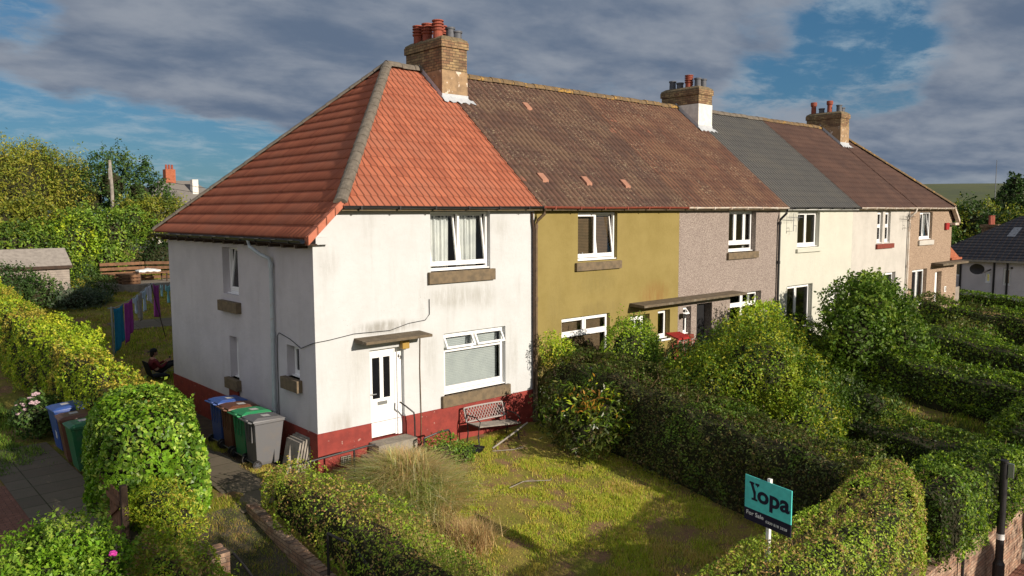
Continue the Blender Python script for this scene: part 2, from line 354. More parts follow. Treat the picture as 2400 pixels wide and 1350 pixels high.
# ------------------------------------------------------------------ terrain
def gz(x, y):
    x = np.asarray(x, float); y = np.asarray(y, float)
    yf = np.clip(-y, 0, 9.1)
    front = np.where(x > -1.7, -.13 * yf, -.20 * yf)
    z = np.where(y < 0, front, 0) + np.where(y > 9, .11 * (np.clip(y, 9, 30) - 9), 0)
    z = np.where(y > 40, z - np.clip((y - 40) * .02, 0, 2.3), z)
    z = np.where(y < -9.1, -2.9, z)
    return np.where(x > 37, z - np.clip((x - 37) * .05, 0, 1.5), z)
def G(x, y): return float(gz(x, y))
def sheet(name, xs, ys, m, dz=0, kind='structure', jit=0):
    X, Y = np.meshgrid(xs, ys); Z = gz(X, Y) + dz
    V = np.stack([X.ravel(), Y.ravel(), Z.ravel()], 1)
    if jit: V[:, 2] += (vn(V * [1, 1, 0], 1.1, 3) - .5) * jit + (vn(V * [1, 1, 0], 5, 4) - .5) * jit * .4
    nx, ny = len(xs), len(ys); i = (np.arange(ny - 1)[:, None] * nx + np.arange(nx - 1)[None]).ravel()
    o = npmesh(name, V, np.stack([i, i + 1, i + nx + 1, i + nx], 1), m); tag(o, kind=kind); return o
xs = sorted(set([-3000, -1200, -500, -200, -100, -60, -40, -30, -20] + list(np.round(np.arange(-14, 40, .5), 2)) + [-1.74, -1.69, 45, 52, 60, 75, 100, 160, 300, 600, 1200, 3000]))
ys = sorted(set([-3000, -1200, -500, -200, -100, -60, -40, -30, -20] + list(np.round(np.arange(-14, 34, .5), 2)) + [-9.12, -9.08, 40, 50, 70, 100, 150, 200, 400, 800, 1500, 3000]))
sheet('ground', xs, ys, 'grass_ground', 0)
def patch(name, x0, x1, y0, y1, m, dz=.012, n=14, kind='structure'):
    return sheet(name, list(np.linspace(x0, x1, n)), list(np.linspace(y0, y1, n * 2)), m, dz, kind)
patch('road', -60, 70, -24, -12.2, 'tarmac', .01)
patch('pavement', -60, 70, -12.0, -9.2, 'brick_paving', .12)
b_ = MB().box(-60, 70, -12.2, -12.0, -2.95, -2.77).build('kerb', 'concrete'); tag(b_, kind='structure')
patch('garden_path', -3.1, -1.76, -7.8, -.4, 'track', .02)
patch('slab_path', -1.95, -.98, -.75, 9, 'slabs', .045, 4)
patch('side_ground', -.99, 0.0, -.9, 8.6, 'soil', .015, 4)
patch('driveway', -9.5, -4.15, -8.9, 3.6, 'brick_paving', .02)
patch('neighbour_slab_path', -5.0, -3.7, -1.0, 6.4, 'slabs', .035, 6)
patch('back_path', .3, 2.4, 11.6, 12.6, 'slabs', .03, 4)
patch('garden_slab_path', 1.0, 8.0, 17.6, 19.0, 'slabs', .03, 6)
# far hill
hv = []; hf = []; n = 60
for i in range(n):
    a = math.radians(-58 + i * 1.9); d = 1400
    for k, (dd, hh) in enumerate(((-500, -6), (0, 40), (300, 52), (900, 56), (1600, 30))):
        h_ = hh + (math.sin(i * .35) * 4 + math.sin(i * .11 + 2) * 5) * (k > 0)
        hv.append((math.cos(a) * (d + dd), math.sin(a) * (d + dd), h_))
for i in range(n - 1):
    for k in range(4): hf.append((i * 5 + k, i * 5 + k + 1, i * 5 + 6 + k, i * 5 + 5 + k))
tag(MB().add(hv, hf).build('hill', 'hill_field', smooth=True), kind='structure')
mk = thing('mast', 'thin tall transmitter mast on the skyline above the far right trees', 'mast', (338, 88, 0))
MB().tube([(338, 88, -2), (338, 88, 25)], [.22, .10], 6).build('mast_pole', flat('mast_grey', (.16, .17, .19)), mk)

# ------------------------------------------------------------------ houses
def tilesheet(name, m, parent, O, U, V, vmax, ulo, uhi, pitch, amp, course, step, sharp=1.0, seed=0):
    """overlapping interlocking tiles: real corrugation and course steps on the plane O + u U + v V"""
    O = np.array(O, float); U = np.array(U, float); V = np.array(V, float); N = np.cross(U, V); N /= np.linalg.norm(N)
    if N[2] < 0: N = -N
    VS = []; FS = []; CS = []; nb = 0; k = 0; v = 0.0
    while v < vmax - .02:
        v1 = min(v + course + .03, vmax); lo = min(ulo(v), ulo(v1)); hi = max(uhi(v), uhi(v1))
        flip = name == 'hip_roof' and U[1] > .5
        offs = np.array([0, .12, .3, .5, .7, .86, .94]) if flip else np.array([0, .05, .13, .32, .52, .72, .9]) if sharp > 1.3 else np.array([0, .13, .27, .41, .55, .70, .86])
        k0, k1 = int(math.floor(lo / pitch)), int(math.ceil(hi / pitch)) + 1; us = ((np.arange(k0, k1)[:, None] + offs[None]) * pitch).ravel(); rows = []
        tid = np.floor((us + 1e-4) / pitch); fr_ = us / pitch - tid; fr_ = np.where(fr_ > .999, 0, fr_); r1 = hsh(tid, k, 0, seed); r2 = hsh(tid, k, 5, seed + 1)
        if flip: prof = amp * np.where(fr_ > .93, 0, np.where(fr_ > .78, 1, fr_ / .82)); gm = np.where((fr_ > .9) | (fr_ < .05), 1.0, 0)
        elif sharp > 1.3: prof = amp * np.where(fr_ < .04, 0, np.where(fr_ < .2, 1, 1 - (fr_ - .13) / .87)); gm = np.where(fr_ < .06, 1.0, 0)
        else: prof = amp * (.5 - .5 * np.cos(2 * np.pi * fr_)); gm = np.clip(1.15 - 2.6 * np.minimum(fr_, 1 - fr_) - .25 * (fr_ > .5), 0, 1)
        for (vv, hgt) in ((v, 0.0), (v, step), (v1, .004)):
            uu = np.clip(us, ulo(vv), uhi(vv)); jit = (r2 - .5) * .006
            rows.append(O + uu[:, None] * U + vv * V + (prof * (hgt > 0) + hgt + jit * (vv == v))[:, None] * N)
        n = len(us)
        for q_, r in enumerate(rows): VS.append(r); CS.append(np.stack([r1, r2, np.maximum(gm, .9 if q_ == 0 else 0)], 1))  # first row, the butt face, coloured dark for shade in the course gap
        i = np.arange(n - 1)
        for r in (0, 1): a = nb + r * n + i; FS.append(np.stack([a, a + 1, a + n + 1, a + n], 1))
        nb += 3 * n; v += course; k += 1
    o = npmesh(name, np.concatenate(VS), np.concatenate(FS), m, parent, np.concatenate(CS)); return o
EV = -.25; ZE = 5.58; SL = (9.44 - 5.58) / 4.5       # front eave line and slope
VL = math.hypot(1, SL)                                # slope length per metre of y
LF = 4.5 * VL
def wallplane(B, u0, u1, z0, z1, holes, M, depth=.13, topcut=None):
    """a wall face in (u, z) with real openings and reveals; M maps (u, d, z) with d outward"""
    us = sorted({u0, u1, *[h[0] for h in holes], *[h[1] for h in holes], *([topcut[0]] if topcut else [])})
    zs = sorted({z0, z1, *[h[2] for h in holes], *[h[3] for h in holes], *([topcut[1]] if topcut else [])})
    for i in range(len(us) - 1):
        for j in range(len(zs) - 1):
            cu, cz = (us[i] + us[i + 1]) / 2, (zs[j] + zs[j + 1]) / 2
            if any(h[0] < cu < h[1] and h[2] < cz < h[3] for h in holes): continue
            a, b, c, d = us[i], us[i + 1], zs[j], zs[j + 1]
            if topcut and cu < topcut[0] and cz > topcut[1]:
                if c < topcut[1] + .01: B.add([M(a, 0, c), M(b, 0, c), M(b, 0, z1)], [(0, 1, 2)])
                continue
            B.quad(M(a, 0, c), M(b, 0, c), M(b, 0, d), M(a, 0, d))
    for h in holes:
        a, b, c, d = h[:4]; q = -(h[4] if len(h) > 4 else depth)
        B.quad(M(a, 0, c), M(a, q, c), M(a, q, d), M(a, 0, d)); B.quad(M(b, 0, c), M(b, 0, d), M(b, q, d), M(b, q, c))
        fl = h[5] if len(h) > 5 else ''
        if 't' not in fl: B.quad(M(a, 0, d), M(a, q, d), M(b, q, d), M(b, 0, d))
        if 'b' not in fl: B.quad(M(a, 0, c), M(b, 0, c), M(b, q, c), M(a, q, c))
FM = lambda u_, d_, z_: (u_, -d_, z_)
def GM(X0, sgn=1): return lambda u_, d_, z_: (X0 - d_, -u_, z_)      # gable facing -X : u = -y
def GMR(X0): return lambda u_, d_, z_: (X0 + d_, u_, z_)             # gable facing +X
def sill(par, a, b, ztop, h, M, m='stone_sill', over=.1, proud=.09):
    MB().box(a - over, b + over, -.12, proud, ztop - h, ztop, M).build('sill', m, par, bevel=.008)
def window(par, a, b, c, d, M, lights, deep=.13, inside=None, im='curtain_white', fw=.055):
    """lights: (u0,u1,z0,z1,kind) in 0..1 of the frame; kind fixed/tilt/vent"""
    B = MB(); y0, y1 = -deep - .05, -deep + .02
    B.box(a, b, y0, y1, c, c + fw, M); B.box(a, b, y0, y1, d - fw, d, M); B.box(a, a + fw, y0, y1, c + fw, d - fw, M); B.box(b - fw, b, y0, y1, c + fw, d - fw, M)
    W, H = b - a, d - c; seen = set()
    for l in lights:
        for e in (l[0], l[1]):
            if .01 < e < .99 and ('u', e, l[2]) not in seen: seen.add(('u', e, l[2])); B.box(a + e * W - .03, a + e * W + .03, y0, y1 - .002, c + max(l[2] * H, fw), c + min(l[3] * H, H - fw), M)
        for e in (l[2], l[3]):
            if .01 < e < .99 and ('z', e) not in seen: seen.add(('z', e)); B.box(a + fw, b - fw, y0, y1 - .001, c + e * H - .03, c + e * H + .03, M)
    B.box(a - .0, b + .0, -deep + .02, -deep + .10, c - .0, c + .025, M)
    win = B.build('window', 'upvc', par)
    for l in lights:
        p, q, r, s = a + l[0] * W, a + l[1] * W, c + l[2] * H, c + l[3] * H
        g = .03; p += g if l[0] > 0 else fw; q -= g if l[1] < 1 else fw; r += g if l[2] > 0 else fw; s -= g if l[3] < 1 else fw
        k = l[4]; ang = {'fixed': 0, 'tilt': -.13, 'vent': .12}[k]
        def T_(u_, d_, z_, ang=ang, k=k, r=r, s=s):
            if k == 'tilt': return M(u_, d_ + (z_ - r) * ang, z_)
            if k == 'vent': return M(u_, d_ + (s - z_) * (.16 / max(s - r, .1)), z_)
            return M(u_, d_, z_)
        ss = .045; z1, z0 = -deep + .035, -deep - .01
        S = MB(); S.box(p, q, z0, z1, r, r + ss, T_); S.box(p, q, z0, z1, s - ss, s, T_); S.box(p, p + ss, z0, z1, r + ss, s - ss, T_); S.box(q - ss, q, z0, z1, r + ss, s - ss, T_)
        S.build('sash', 'upvc', win)
        MB().quad(T_(p + ss, z0 + .02, r + ss), T_(q - ss, z0 + .02, r + ss), T_(q - ss, z0 + .02, s - ss), T_(p + ss, z0 + .02, s - ss)).build('glass', 'glass', win)
    if inside == 'blind':
        B = MB(); z = c + .05; di = -deep - .14
        while z < d - .05: B.quad(M(a + .06, di - .012, z + .034), M(b - .06, di - .012, z + .034), M(b - .06, di + .012, z), M(a + .06, di + .012, z)); z += .042
        B.build('blind', im, win)
    elif inside:
        B = MB(); spans = {'curtain': ((a + .04, a + .46 * W), (a + .56 * W, b - .1)), 'halfcurtain': ((a + .03, a + .5 * W), (b - .12, b - .03)), 'side': ((a + .02, a + .16 * W), (b - .2, b - .02)), 'left': ((a + .03, a + .5 * W),)}[inside]
        for p, q in spans:
            if inside == 'curtain': q = a + (.42 if p < a + .3 else .90) * W
            nn = 40; V_ = []
            for i in range(nn):
                uu = p + (q - p) * i / (nn - 1); dd = -deep - .22 + .035 * math.sin(i * 1.15) + .02 * math.sin(i * .43)
                V_ += [M(uu, dd, c + .02), M(uu + .02 * math.sin(i), dd, d - .03)]
            B.add(V_, [(2 * i, 2 * i + 2, 2 * i + 3, 2 * i + 1) for i in range(nn - 1)])
        B.build('curtain', im, win, smooth=True)
    return win
def gutter(par, x0, x1, m, fas='fascia_dark', y=-.30, z=5.56):
    B = MB(); n = 8
    prof = [(y + .058 * math.cos(math.pi + math.pi * k / n), z + .058 * math.sin(math.pi + math.pi * k / n)) for k in range(n + 1)]
    vs = []; xs_ = list(np.arange(x0, x1, .9)) + [x1]
    for x in xs_: vs += [(x, a, b + .006 * math.sin(x * 1.3)) for a, b in prof]
    m_ = n + 1; B.add(vs, [(i * m_ + k, i * m_ + k + 1, (i + 1) * m_ + k + 1, (i + 1) * m_ + k) for i in range(len(xs_) - 1) for k in range(n)])
    B.box(x0, x0 + .01, y - .055, y + .055, z - .055, z - .002); B.box(x1 - .01, x1, y - .055, y + .055, z - .055, z - .002)
    for x in np.arange(x0 + .4, x1, .95): B.box(x - .02, x + .02, y - .066, y + .07, z - .075, z + .004)
    g = B.build('gutter', m, par)
    MB().box(x0, x1, y + .062, y + .09, z - .10, z + .02).box(x0, x1, y + .09, -.002, z - .085, z - .06).build('fascia', fas, g)
def downpipe(par, pts, m, r=.036, joints=()):
    B = MB().tube(pts, r, 10)
    for p in joints: B.tube([(p[0], p[1], p[2] - .05), (p[0], p[1], p[2] + .05)], r * 1.3, 10)
    return B.build('downpipe', m, par, smooth=False)
def canopy(par, x0, x1, z, d=.5, th=.09, m='canopy_stone'):
    B = MB(); n = 10
    B.add([(x0, -.001, z), (x1, -.001, z), (x1, -d, z - .03), (x0, -d, z - .03), (x0, -.001, z - th), (x1, -.001, z - th), (x1, -d, z - th), (x0, -d, z - th)], [(0, 3, 2, 1), (4, 5, 6, 7), (3, 7, 6, 2), (0, 4, 7, 3), (1, 2, 6, 5)])
    return B.build('canopy', m, par, bevel=.006)
POTS = {'louvre': ([(.12, 0), (.14, .0), (.135, .20), (.165, .22), (.17, .26), (.13, .27), (.13, .30), (.17, .31), (.17, .34), (.13, .35), (.13, .38), (.17, .39), (.17, .42), (.13, .43), (.13, .46), (.17, .47), (.165, .50), (.12, .50), (.11, .4)], 'pot_terracotta'),
        'grey': ([(.13, 0), (.125, .20), (.15, .21), (.15, .26), (.12, .26), (.11, .1)], 'pot_grey'),
        'tallgrey': ([(.13, 0), (.12, .30), (.145, .31), (.145, .36), (.115, .36), (.11, .1)], 'pot_grey'),
        'plain': ([(.12, 0), (.11, .38), (.14, .40), (.15, .44), (.15, .56), (.14, .58), (.11, .58), (.10, .3)], 'pot_terracotta')}
def chimney(par, cx, w, y0, y1, top, pots, lower='roughcast_old', brick='brick_buff', split=9.45):
    x0, x1 = cx - w / 2, cx + w / 2; ry = lambda y: ZE + (y - EV) * SL if y < 4.25 else 9.44 - (y - 4.25) * SL
    c = MB().box(x0 + .01, x1 - .01, y0 + .01, y1 - .01, split, top - .26).box(x0 - .03, x1 + .03, y0 - .03, y1 + .03, top - .26, top - .07).build('chimney', brick, par)
    MB().box(x0, x1, y0, y1, min(ry(y0), ry(y1)) - .6, split).build('base_render', lower, c)
    B = MB(); B.box(x0 - .01, x1 + .01, y0 - .01, y1 + .01, top - .07, top - .02)
    B.add([(x0 - .01, y0 - .01, top - .02), (x1 + .01, y0 - .01, top - .02), (x1 + .01, y1 + .01, top - .02), (x0 - .01, y1 + .01, top - .02), (x0 + .12, y0 + .12, top + .07), (x1 - .12, y0 + .12, top + .07), (x1 - .12, y1 - .12, top + .07), (x0 + .12, y1 - .12, top + .07)], [(0, 1, 5, 4), (1, 2, 6, 5), (2, 3, 7, 6), (3, 0, 4, 7), (4, 5, 6, 7)])
    B.build('cap', 'mortar_cap', c)
    zb = ry(y0); B = MB()
    B.box(x0 - .012, x1 + .012, y0 - .014, y0 + .3, zb - .05, zb + .17)
    nx = 12; vs = []
    for i in range(nx + 1):
        x = x0 - .03 + (x1 - x0 + .22) * i / nx; yb = y0 - .16 - .03 * math.sin(i * 2.3)
        vs += [(x, y0 - .012, zb + .10 - (i > nx - 2) * .05), (x, yb, ry(yb) + .075 + .012 * math.sin(i * 4))]
    B.add(vs, [(2 * i, 2 * i + 1, 2 * i + 3, 2 * i + 2) for i in range(nx)])
    for sx_, xx in ((-1, x0), (1, x1)):
        B.add([(xx + sx_ * .014, y0 - .014, zb - .02), (xx + sx_ * .014, 4.25, 9.44), (xx + sx_ * .014, 4.25, 9.62), (xx + sx_ * .014, y0 - .014, zb + .17)], [(0, 1, 2, 3)])
    B.build('flashing', 'lead', c)
    for px_, py_, kind in pots:
        pr, mm = POTS[kind]; MB().lathe((px_, py_, top + .03), pr, 16).build('chimney_pot', mm, c)
    return c
def ridge(par, x0, x1, m, z=9.46, y=4.25, r=.13):
    B = MB(); x = x0; rr = np.random.default_rng(int(x0 * 10))
    while x < x1 - .02:
        e = min(x + .45, x1); vs = []; dz = rr.uniform(-.012, .012)
        for xx, q in ((x, r * 1.04), (e - .012, r)):
            for k in range(9): a = math.pi * k / 8; vs.append((xx, y + q * 1.25 * math.cos(a), z - .07 + q * math.sin(a) * 1.25 + dz))
        B.add(vs, [(k, k + 1, 10 + k, 9 + k) for k in range(8)] + [tuple(range(9)), tuple(range(17, 8, -1))]); x = e
    return B.build('ridge_tiles', m, par)
def hiptiles(par, A, Bp, m, r=.15):
    A = Vector(A); Bp = Vector(Bp); d = Bp - A; L = d.length; d.normalize(); B = MB(); s = d.cross(Vector((0, 0, 1))).normalized(); up = s.cross(d).normalized()
    n = int(L / .42)
    for i in range(n + 1):
        p0 = A + d * (i * L / (n + 1)); p1 = A + d * ((i + 1) * L / (n + 1) + .01); vs = []
        for p, q in ((p0, r * 1.07), (p1, r * .96)):
            for k in range(9): a = math.pi * k / 8; vs.append(p + s * q * 1.1 * math.cos(a) + up * (q * .85 * math.sin(a) + .0))
        B.add(vs, [(k, k + 1, 10 + k, 9 + k) for k in range(8)] + [tuple(range(9)), tuple(range(17, 8, -1))])
    return B.build('hip_tiles', m, par)
ONE = lambda x: (lambda v: x)
def slope(par, m, x0, x1, ulo=None, uhi=None, pitch=.17, amp=.018, course=.35, step=.028, sharp=1.6, seed=1, dz=0):
    return tilesheet('roof', m, par, (0, EV - .05, ZE - .05 * SL + dz), (1, 0, 0), (0, 1 / VL, SL / VL), (4.55) * VL, ulo or ONE(x0), uhi or ONE(x1), pitch, amp, course, step, sharp, seed)
def backslope(par, m, x0, x1, xa=None, xb=None):
    xa = x0 if xa is None else xa; xb = x1 if xb is None else xb      # xa/xb = ends at the ridge
    MB().quad((x0, 8.95, 4.92), (x1, 8.95, 4.92), (xb, 4.25, 9.44), (xa, 4.25, 9.44)).build('rear_roof', m, par)
HX = .54
XS = (0.0, 6.2, 12.35, 18.35, 24.1, 29.85, 35.05)
def interior(par, x0, x1, a=.06, b=.06):  # floors and partitions coloured near black to keep the rooms looking unlit
    x0 += a; x1 -= b
    MB().box(x0 + .12, x1 - .12, 2.6, 2.7, .1, 5.3).box(x0 + .12, x1 - .12, .35, 8.3, 2.95, 3.05).box(x0 + .12, x1 - .12, .35, 8.3, .35, .45).box(x0 + .06, x0 + .12, .3, 8.3, .1, 5.3).box(x1 - .12, x1 - .06, .3, 8.3, .1, 5.3).box(x0 + .12, x1 - .12, .35, 8.3, 5.3, 5.36).build('interior', 'dark_room', par)
def shell(par, x0, x1, m, holes, z0=-.6, left=None, right=None, topcut=None, plinth=None, ptop=.85):
    B = MB()
    wallplane(B, x0, x1, ptop if plinth else z0, 5.5, holes, FM, .15, topcut)
    wl = B.build('wall', m, par); MB().quad((x0, 8.52, z0), (x0, 8.52, 5.0), (x1, 8.52, 5.0), (x1, 8.52, z0)).build('rear_wall', m, par); return wl
def door(par, a, b, c, d, M, glass=True, m='upvc', deep=.2, side=.12):
    B = MB(); B.box(a, b, -deep - .05, -deep, c, d, M) if not glass else None
    if glass:
        mid = (a + b) / 2; zg = c + .86
        B.box(a, b, -deep - .05, -deep, c, zg, M); B.box(a, b, -deep - .05, -deep, d - .12, d, M)
        for p, q in ((a, a + .09), (mid - .045, mid + .045), (b - .11, b)): B.box(p, q, -deep - .05, -deep, zg, d - .12, M)
    D = B.build('door', m, par)
    if glass:
        MB().box(a + .09, mid - .045, -deep - .035, -deep - .02, zg, d - .12, M).build('door_glass', 'glass_dark', D)
        MB().box(mid + .045, b - .11, -deep - .035, -deep - .02, zg, d - .12, M).build('door_glass', 'glass_dark', D)
        MB().box(mid - .12, mid + .13, -deep, -deep + .012, zg - .15, zg - .07, M).build('letterbox', 'steel', D)
        MB().tube([M(a + .05, -deep + .01, zg + .12), M(a + .05, -deep + .05, zg + .12), M(a + .16, -deep + .05, zg + .12)], .012, 6).build('handle', 'steel', D)
    else:
        MB().tube([M(b - .12, -deep, c + 1.0), M(b - .12, -deep + .05, c + 1.0), M(b - .22, -deep + .05, c + 1.0)], .014, 6).build('handle', 'steel', D)
    return D

# ---- house 1: white end house
h1 = thing('terraced_house', 'white rendered end house with orange hipped roof and red painted base', 'house', (0, 0, 0), group='houses of the terrace')
H1 = [(1.28, 2.16, .42, 2.45, .28), (3.28, 5.20, 1.13, 2.60), (2.94, 4.72, 4.06, 5.46)]
wl = shell(h1, 0, 6.2, 'render_white', [(1.28, 2.16, .85, 2.45, .28, 'b'), H1[1], H1[2]], topcut=(.54, 4.93), plinth=True)
GH = [(-4.67, -3.74, 3.45, 4.6), (-4.42, -3.9, 1.38, 2.42), (-1.30, -.73, 1.88, 2.58)]
B = MB(); wallplane(B, -8.52, 0, .85, 4.95, GH, GM(0), .2)
B.build('gable_wall', 'render_gable', wl)
B = MB(); wallplane(B, -.018, 6.2, -.8, .85, [(1.28, 2.16, .42, .85, .28, 't'), (.50, .74, .06, .27, .05)], lambda u_, d_, z_: (u_, -d_ - .018, z_), .1); wallplane(B, -8.54, .018, -.8, .85, [], lambda u_, d_, z_: (-d_ - .018, -u_, z_))
B.quad((-.018, -.018, .85), (6.2, -.018, .85), (6.2, 0, .85), (0, 0, .85)); B.quad((-.018, -.018, .85), (0, 0, .85), (0, 8.54, .85), (-.018, 8.54, .85))
B.build('plinth', 'plinth_red', h1)
B = MB()
for i in range(6): B.box(.50 + i * .044, .513 + i * .044, -.045, -.03, .06, .27)
for i in range(5): B.box(.50, .74, -.048, -.033, .075 + i * .045, .087 + i * .045)
B.build('air_vent', 'timber_grey', h1)
interior(h1, 0, 6.2, .75, .06)
window(h1, *H1[2][:2], 4.08, 5.44, FM, [(0, .5, .10, 1, 'tilt'), (.5, 1, .10, 1, 'tilt')], inside='curtain')
sill(h1, 2.94, 4.72, 4.06, .27, FM)
window(h1, *H1[1][:2], 1.15, 2.59, FM, [(0, .5, .74, 1, 'vent'), (.5, 1, .74, 1, 'vent'), (0, 1, .07, .74, 'fixed')], inside='blind', im='blind_slats')
sill(h1, 3.28, 5.20, 1.13, .27, FM)
door(h1, 1.34, 2.0, .46, 2.36, FM, True, deep=.16)
B = MB(); B.box(1.282, 1.34, -.24, -.15, .44, 2.42, FM); B.box(2.0, 2.05, -.24, -.14, .44, 2.42, FM); B.box(2.05, 2.158, -.24, -.10, .44, 2.42, FM); B.box(1.34, 2.0, -.24, -.15, 2.362, 2.42, FM)
B.build('door_frame', 'upvc', h1)
B = MB(); B.box(1.2, 2.2, .0, .42, .2, .44, FM); B.box(1.0, 2.2, .0, .75, -.2, .2, FM); B.build('doorstep', 'concrete', h1)
canopy(h1, .90, 2.60, 2.76)
MB().box(2.05, 2.24, .005, .13, 2.40, 2.60, FM).build('wall_lamp', 'brass_lamp', h1, bevel=.02)
B = MB()
for (a, b_, h_) in (((2.06, -.115, 2.30), (2.06, -.115, 2.20), 0), ((2.06, -.115, 2.24), (2.12, -.115, 2.24), 0), ((2.11, -.115, 2.30), (2.11, -.115, 2.16), 0)): pass
# number 42 in dark figures on the pale door post
seg = lambda x0, z0, x1, z1: B.tube([(x0, .085, z0), (x1, .085, z1)], .006, 5)
seg(2.085, 2.27, 2.065, 2.21); seg(2.065, 2.21, 2.10, 2.21); seg(2.088, 2.24, 2.088, 2.18)
seg(2.11, 2.22, 2.135, 2.22); seg(2.135, 2.22, 2.135, 2.185); seg(2.135, 2.185, 2.11, 2.15); seg(2.11, 2.15, 2.14, 2.15)
B.build('house_number', 'black_iron', h1)
for (a, b_, c_, d_), L, ins in ((GH[0], [(0, 1, .08, 1, 'tilt')], 'left'), (GH[1], [(0, 1, .68, 1, 'fixed'), (0, 1, .04, .68, 'fixed')], 'left'), (GH[2], [(0, 1, .08, 1, 'fixed')], None)):
    window(h1, a, b_, c_, d_, GM(0), L, deep=.2, inside=ins)
    sill(h1, a, b_, c_ - .16 if c_ > 3 else c_ - .0, .26, GM(0), over=.11, proud=.13)
MB().box(-4.42, -3.9, 0.02, .06, .85, 1.12, GM(0)).build('sill_base', 'plinth_red', h1)
lo = lambda v_: HX + (4.65 - HX) * (v_ / LF) if v_ > 0 else HX
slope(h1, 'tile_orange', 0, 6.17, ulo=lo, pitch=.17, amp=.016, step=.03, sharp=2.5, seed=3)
SX = 4.85 ; SZ = (9.44 - 4.90); SLn = math.hypot(SX, SZ)
yA = lambda v_: max(-.25, -.25 + ((v_ / SLn) * SX - .74) * 4.5 / 4.11); yB = lambda v_: 8.92 - (v_ / SLn) * 4.67
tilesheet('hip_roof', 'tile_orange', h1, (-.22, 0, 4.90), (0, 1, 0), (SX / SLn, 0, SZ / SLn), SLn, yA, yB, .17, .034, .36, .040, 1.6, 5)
backslope(h1, 'tile_orange', -.2, 6.17, 4.65, 6.17)
hiptiles(h1, (.50, -.27, 5.62), (4.65, 4.25, 9.50), 'ridge_grey', .125); hiptiles(h1, (-.2, 8.92, 4.95), (4.65, 4.25, 9.50), 'ridge_grey', .12)
ridge(h1, 4.6, 5.78, 'ridge_grey', 9.50)
B = MB()
for i in range(4):
    f0, f1 = i / 4, (i + 1) / 4 + .02
    P = lambda f, dy, dz: (-.24 + .80 * f, -.25 + dy, 4.90 + .755 * f + dz)
    B.add([P(f0, -.05, -.12), P(f1, -.05, -.12), P(f1, -.05, .05), P(f0, -.05, .065), P(f0, .12, -.12), P(f1, .12, -.12), P(f1, .12, .05), P(f0, .12, .065)], [(0, 1, 2, 3), (3, 2, 6, 7), (4, 7, 6, 5), (0, 3, 7, 4), (1, 5, 6, 2), (0, 4, 5, 1)])
B.build('verge_tiles', 'tile_verge', h1)
MB().box(0, .30, -.14, -.001, 4.78, 4.93).build('kneeler', 'render_white', h1)
gutter(h1, .55, 6.22, 'gutter_black')
B = MB(); n = 8; prof = [(-.33 + .058 * math.cos(math.pi + math.pi * k / n), 4.87 + .058 * math.sin(math.pi + math.pi * k / n)) for k in range(n + 1)]
vs = []
for y_ in (-.22, 8.9): vs += [(a, y_, b_) for a, b_ in prof]
B.add(vs, [(k, k + 1, n + 2 + k, n + 1 + k) for k in range(n)])
for y_ in np.arange(.3, 8.8, .8): B.box(-.39, -.25, y_ - .015, y_ + .015, 4.80, 4.875)
B.build('side_gutter', 'gutter_black', h1)
B = MB().box(-.26, -.001, -.2, 8.9, 4.77, 4.80)
for y_ in np.arange(.25, 8.8, .62): B.box(-.24, -.002, y_ - .05, y_ + .05, 4.70, 4.765)
B.build('soffit', 'timber_dark', h1)
downpipe(h1, [(-.33, 2.35, 4.82), (-.31, 2.33, 4.68), (-.2, 2.05, 4.52), (-.09, 1.82, 4.42), (-.07, 1.8, 4.3), (-.07, 1.82, 2.75), (-.07, 1.86, .95), (-.075, 1.87, .62)], 'pipe_pale', .042, [(-.07, 1.8, 4.28), (-.07, 1.82, 2.72), (-.07, 1.86, 1.15)])
MB().tube([(-.02, 1.74, .7), (-.02, 1.73, 2.4), (-.02, 1.7, 2.72), (-.02, 1.62, 2.80), (-.02, 1.1, 2.72), (-.02, .6, 2.58), (-.02, .1, 2.74), (-.02, -.02, 2.77), (.3, -.02, 2.79), (.9, -.02, 2.86), (1.8, -.02, 2.84), (2.3, -.02, 2.95), (2.75, -.02, 2.98), (2.87, -.02, 3.1), (2.87, -.02, 3.45)], .008, 6).build('cable', 'gutter_black', h1)
MB().tube([(2.6, -.02, 2.66), (2.58, -.02, 1.9), (2.59, -.03, .85), (2.57, -.04, .12)], .010, 6).build('cable', 'pipe_brown', h1)
chimney(h1, 6.19, .90, 3.2, 4.95, 10.24, [(5.93, 3.62, 'louvre'), (6.35, 3.60, 'tallgrey'), (5.92, 4.55, 'louvre'), (6.42, 4.1, 'louvre'), (6.52, 3.5, 'grey'), (5.95, 4.15, 'louvre')], split=9.35)

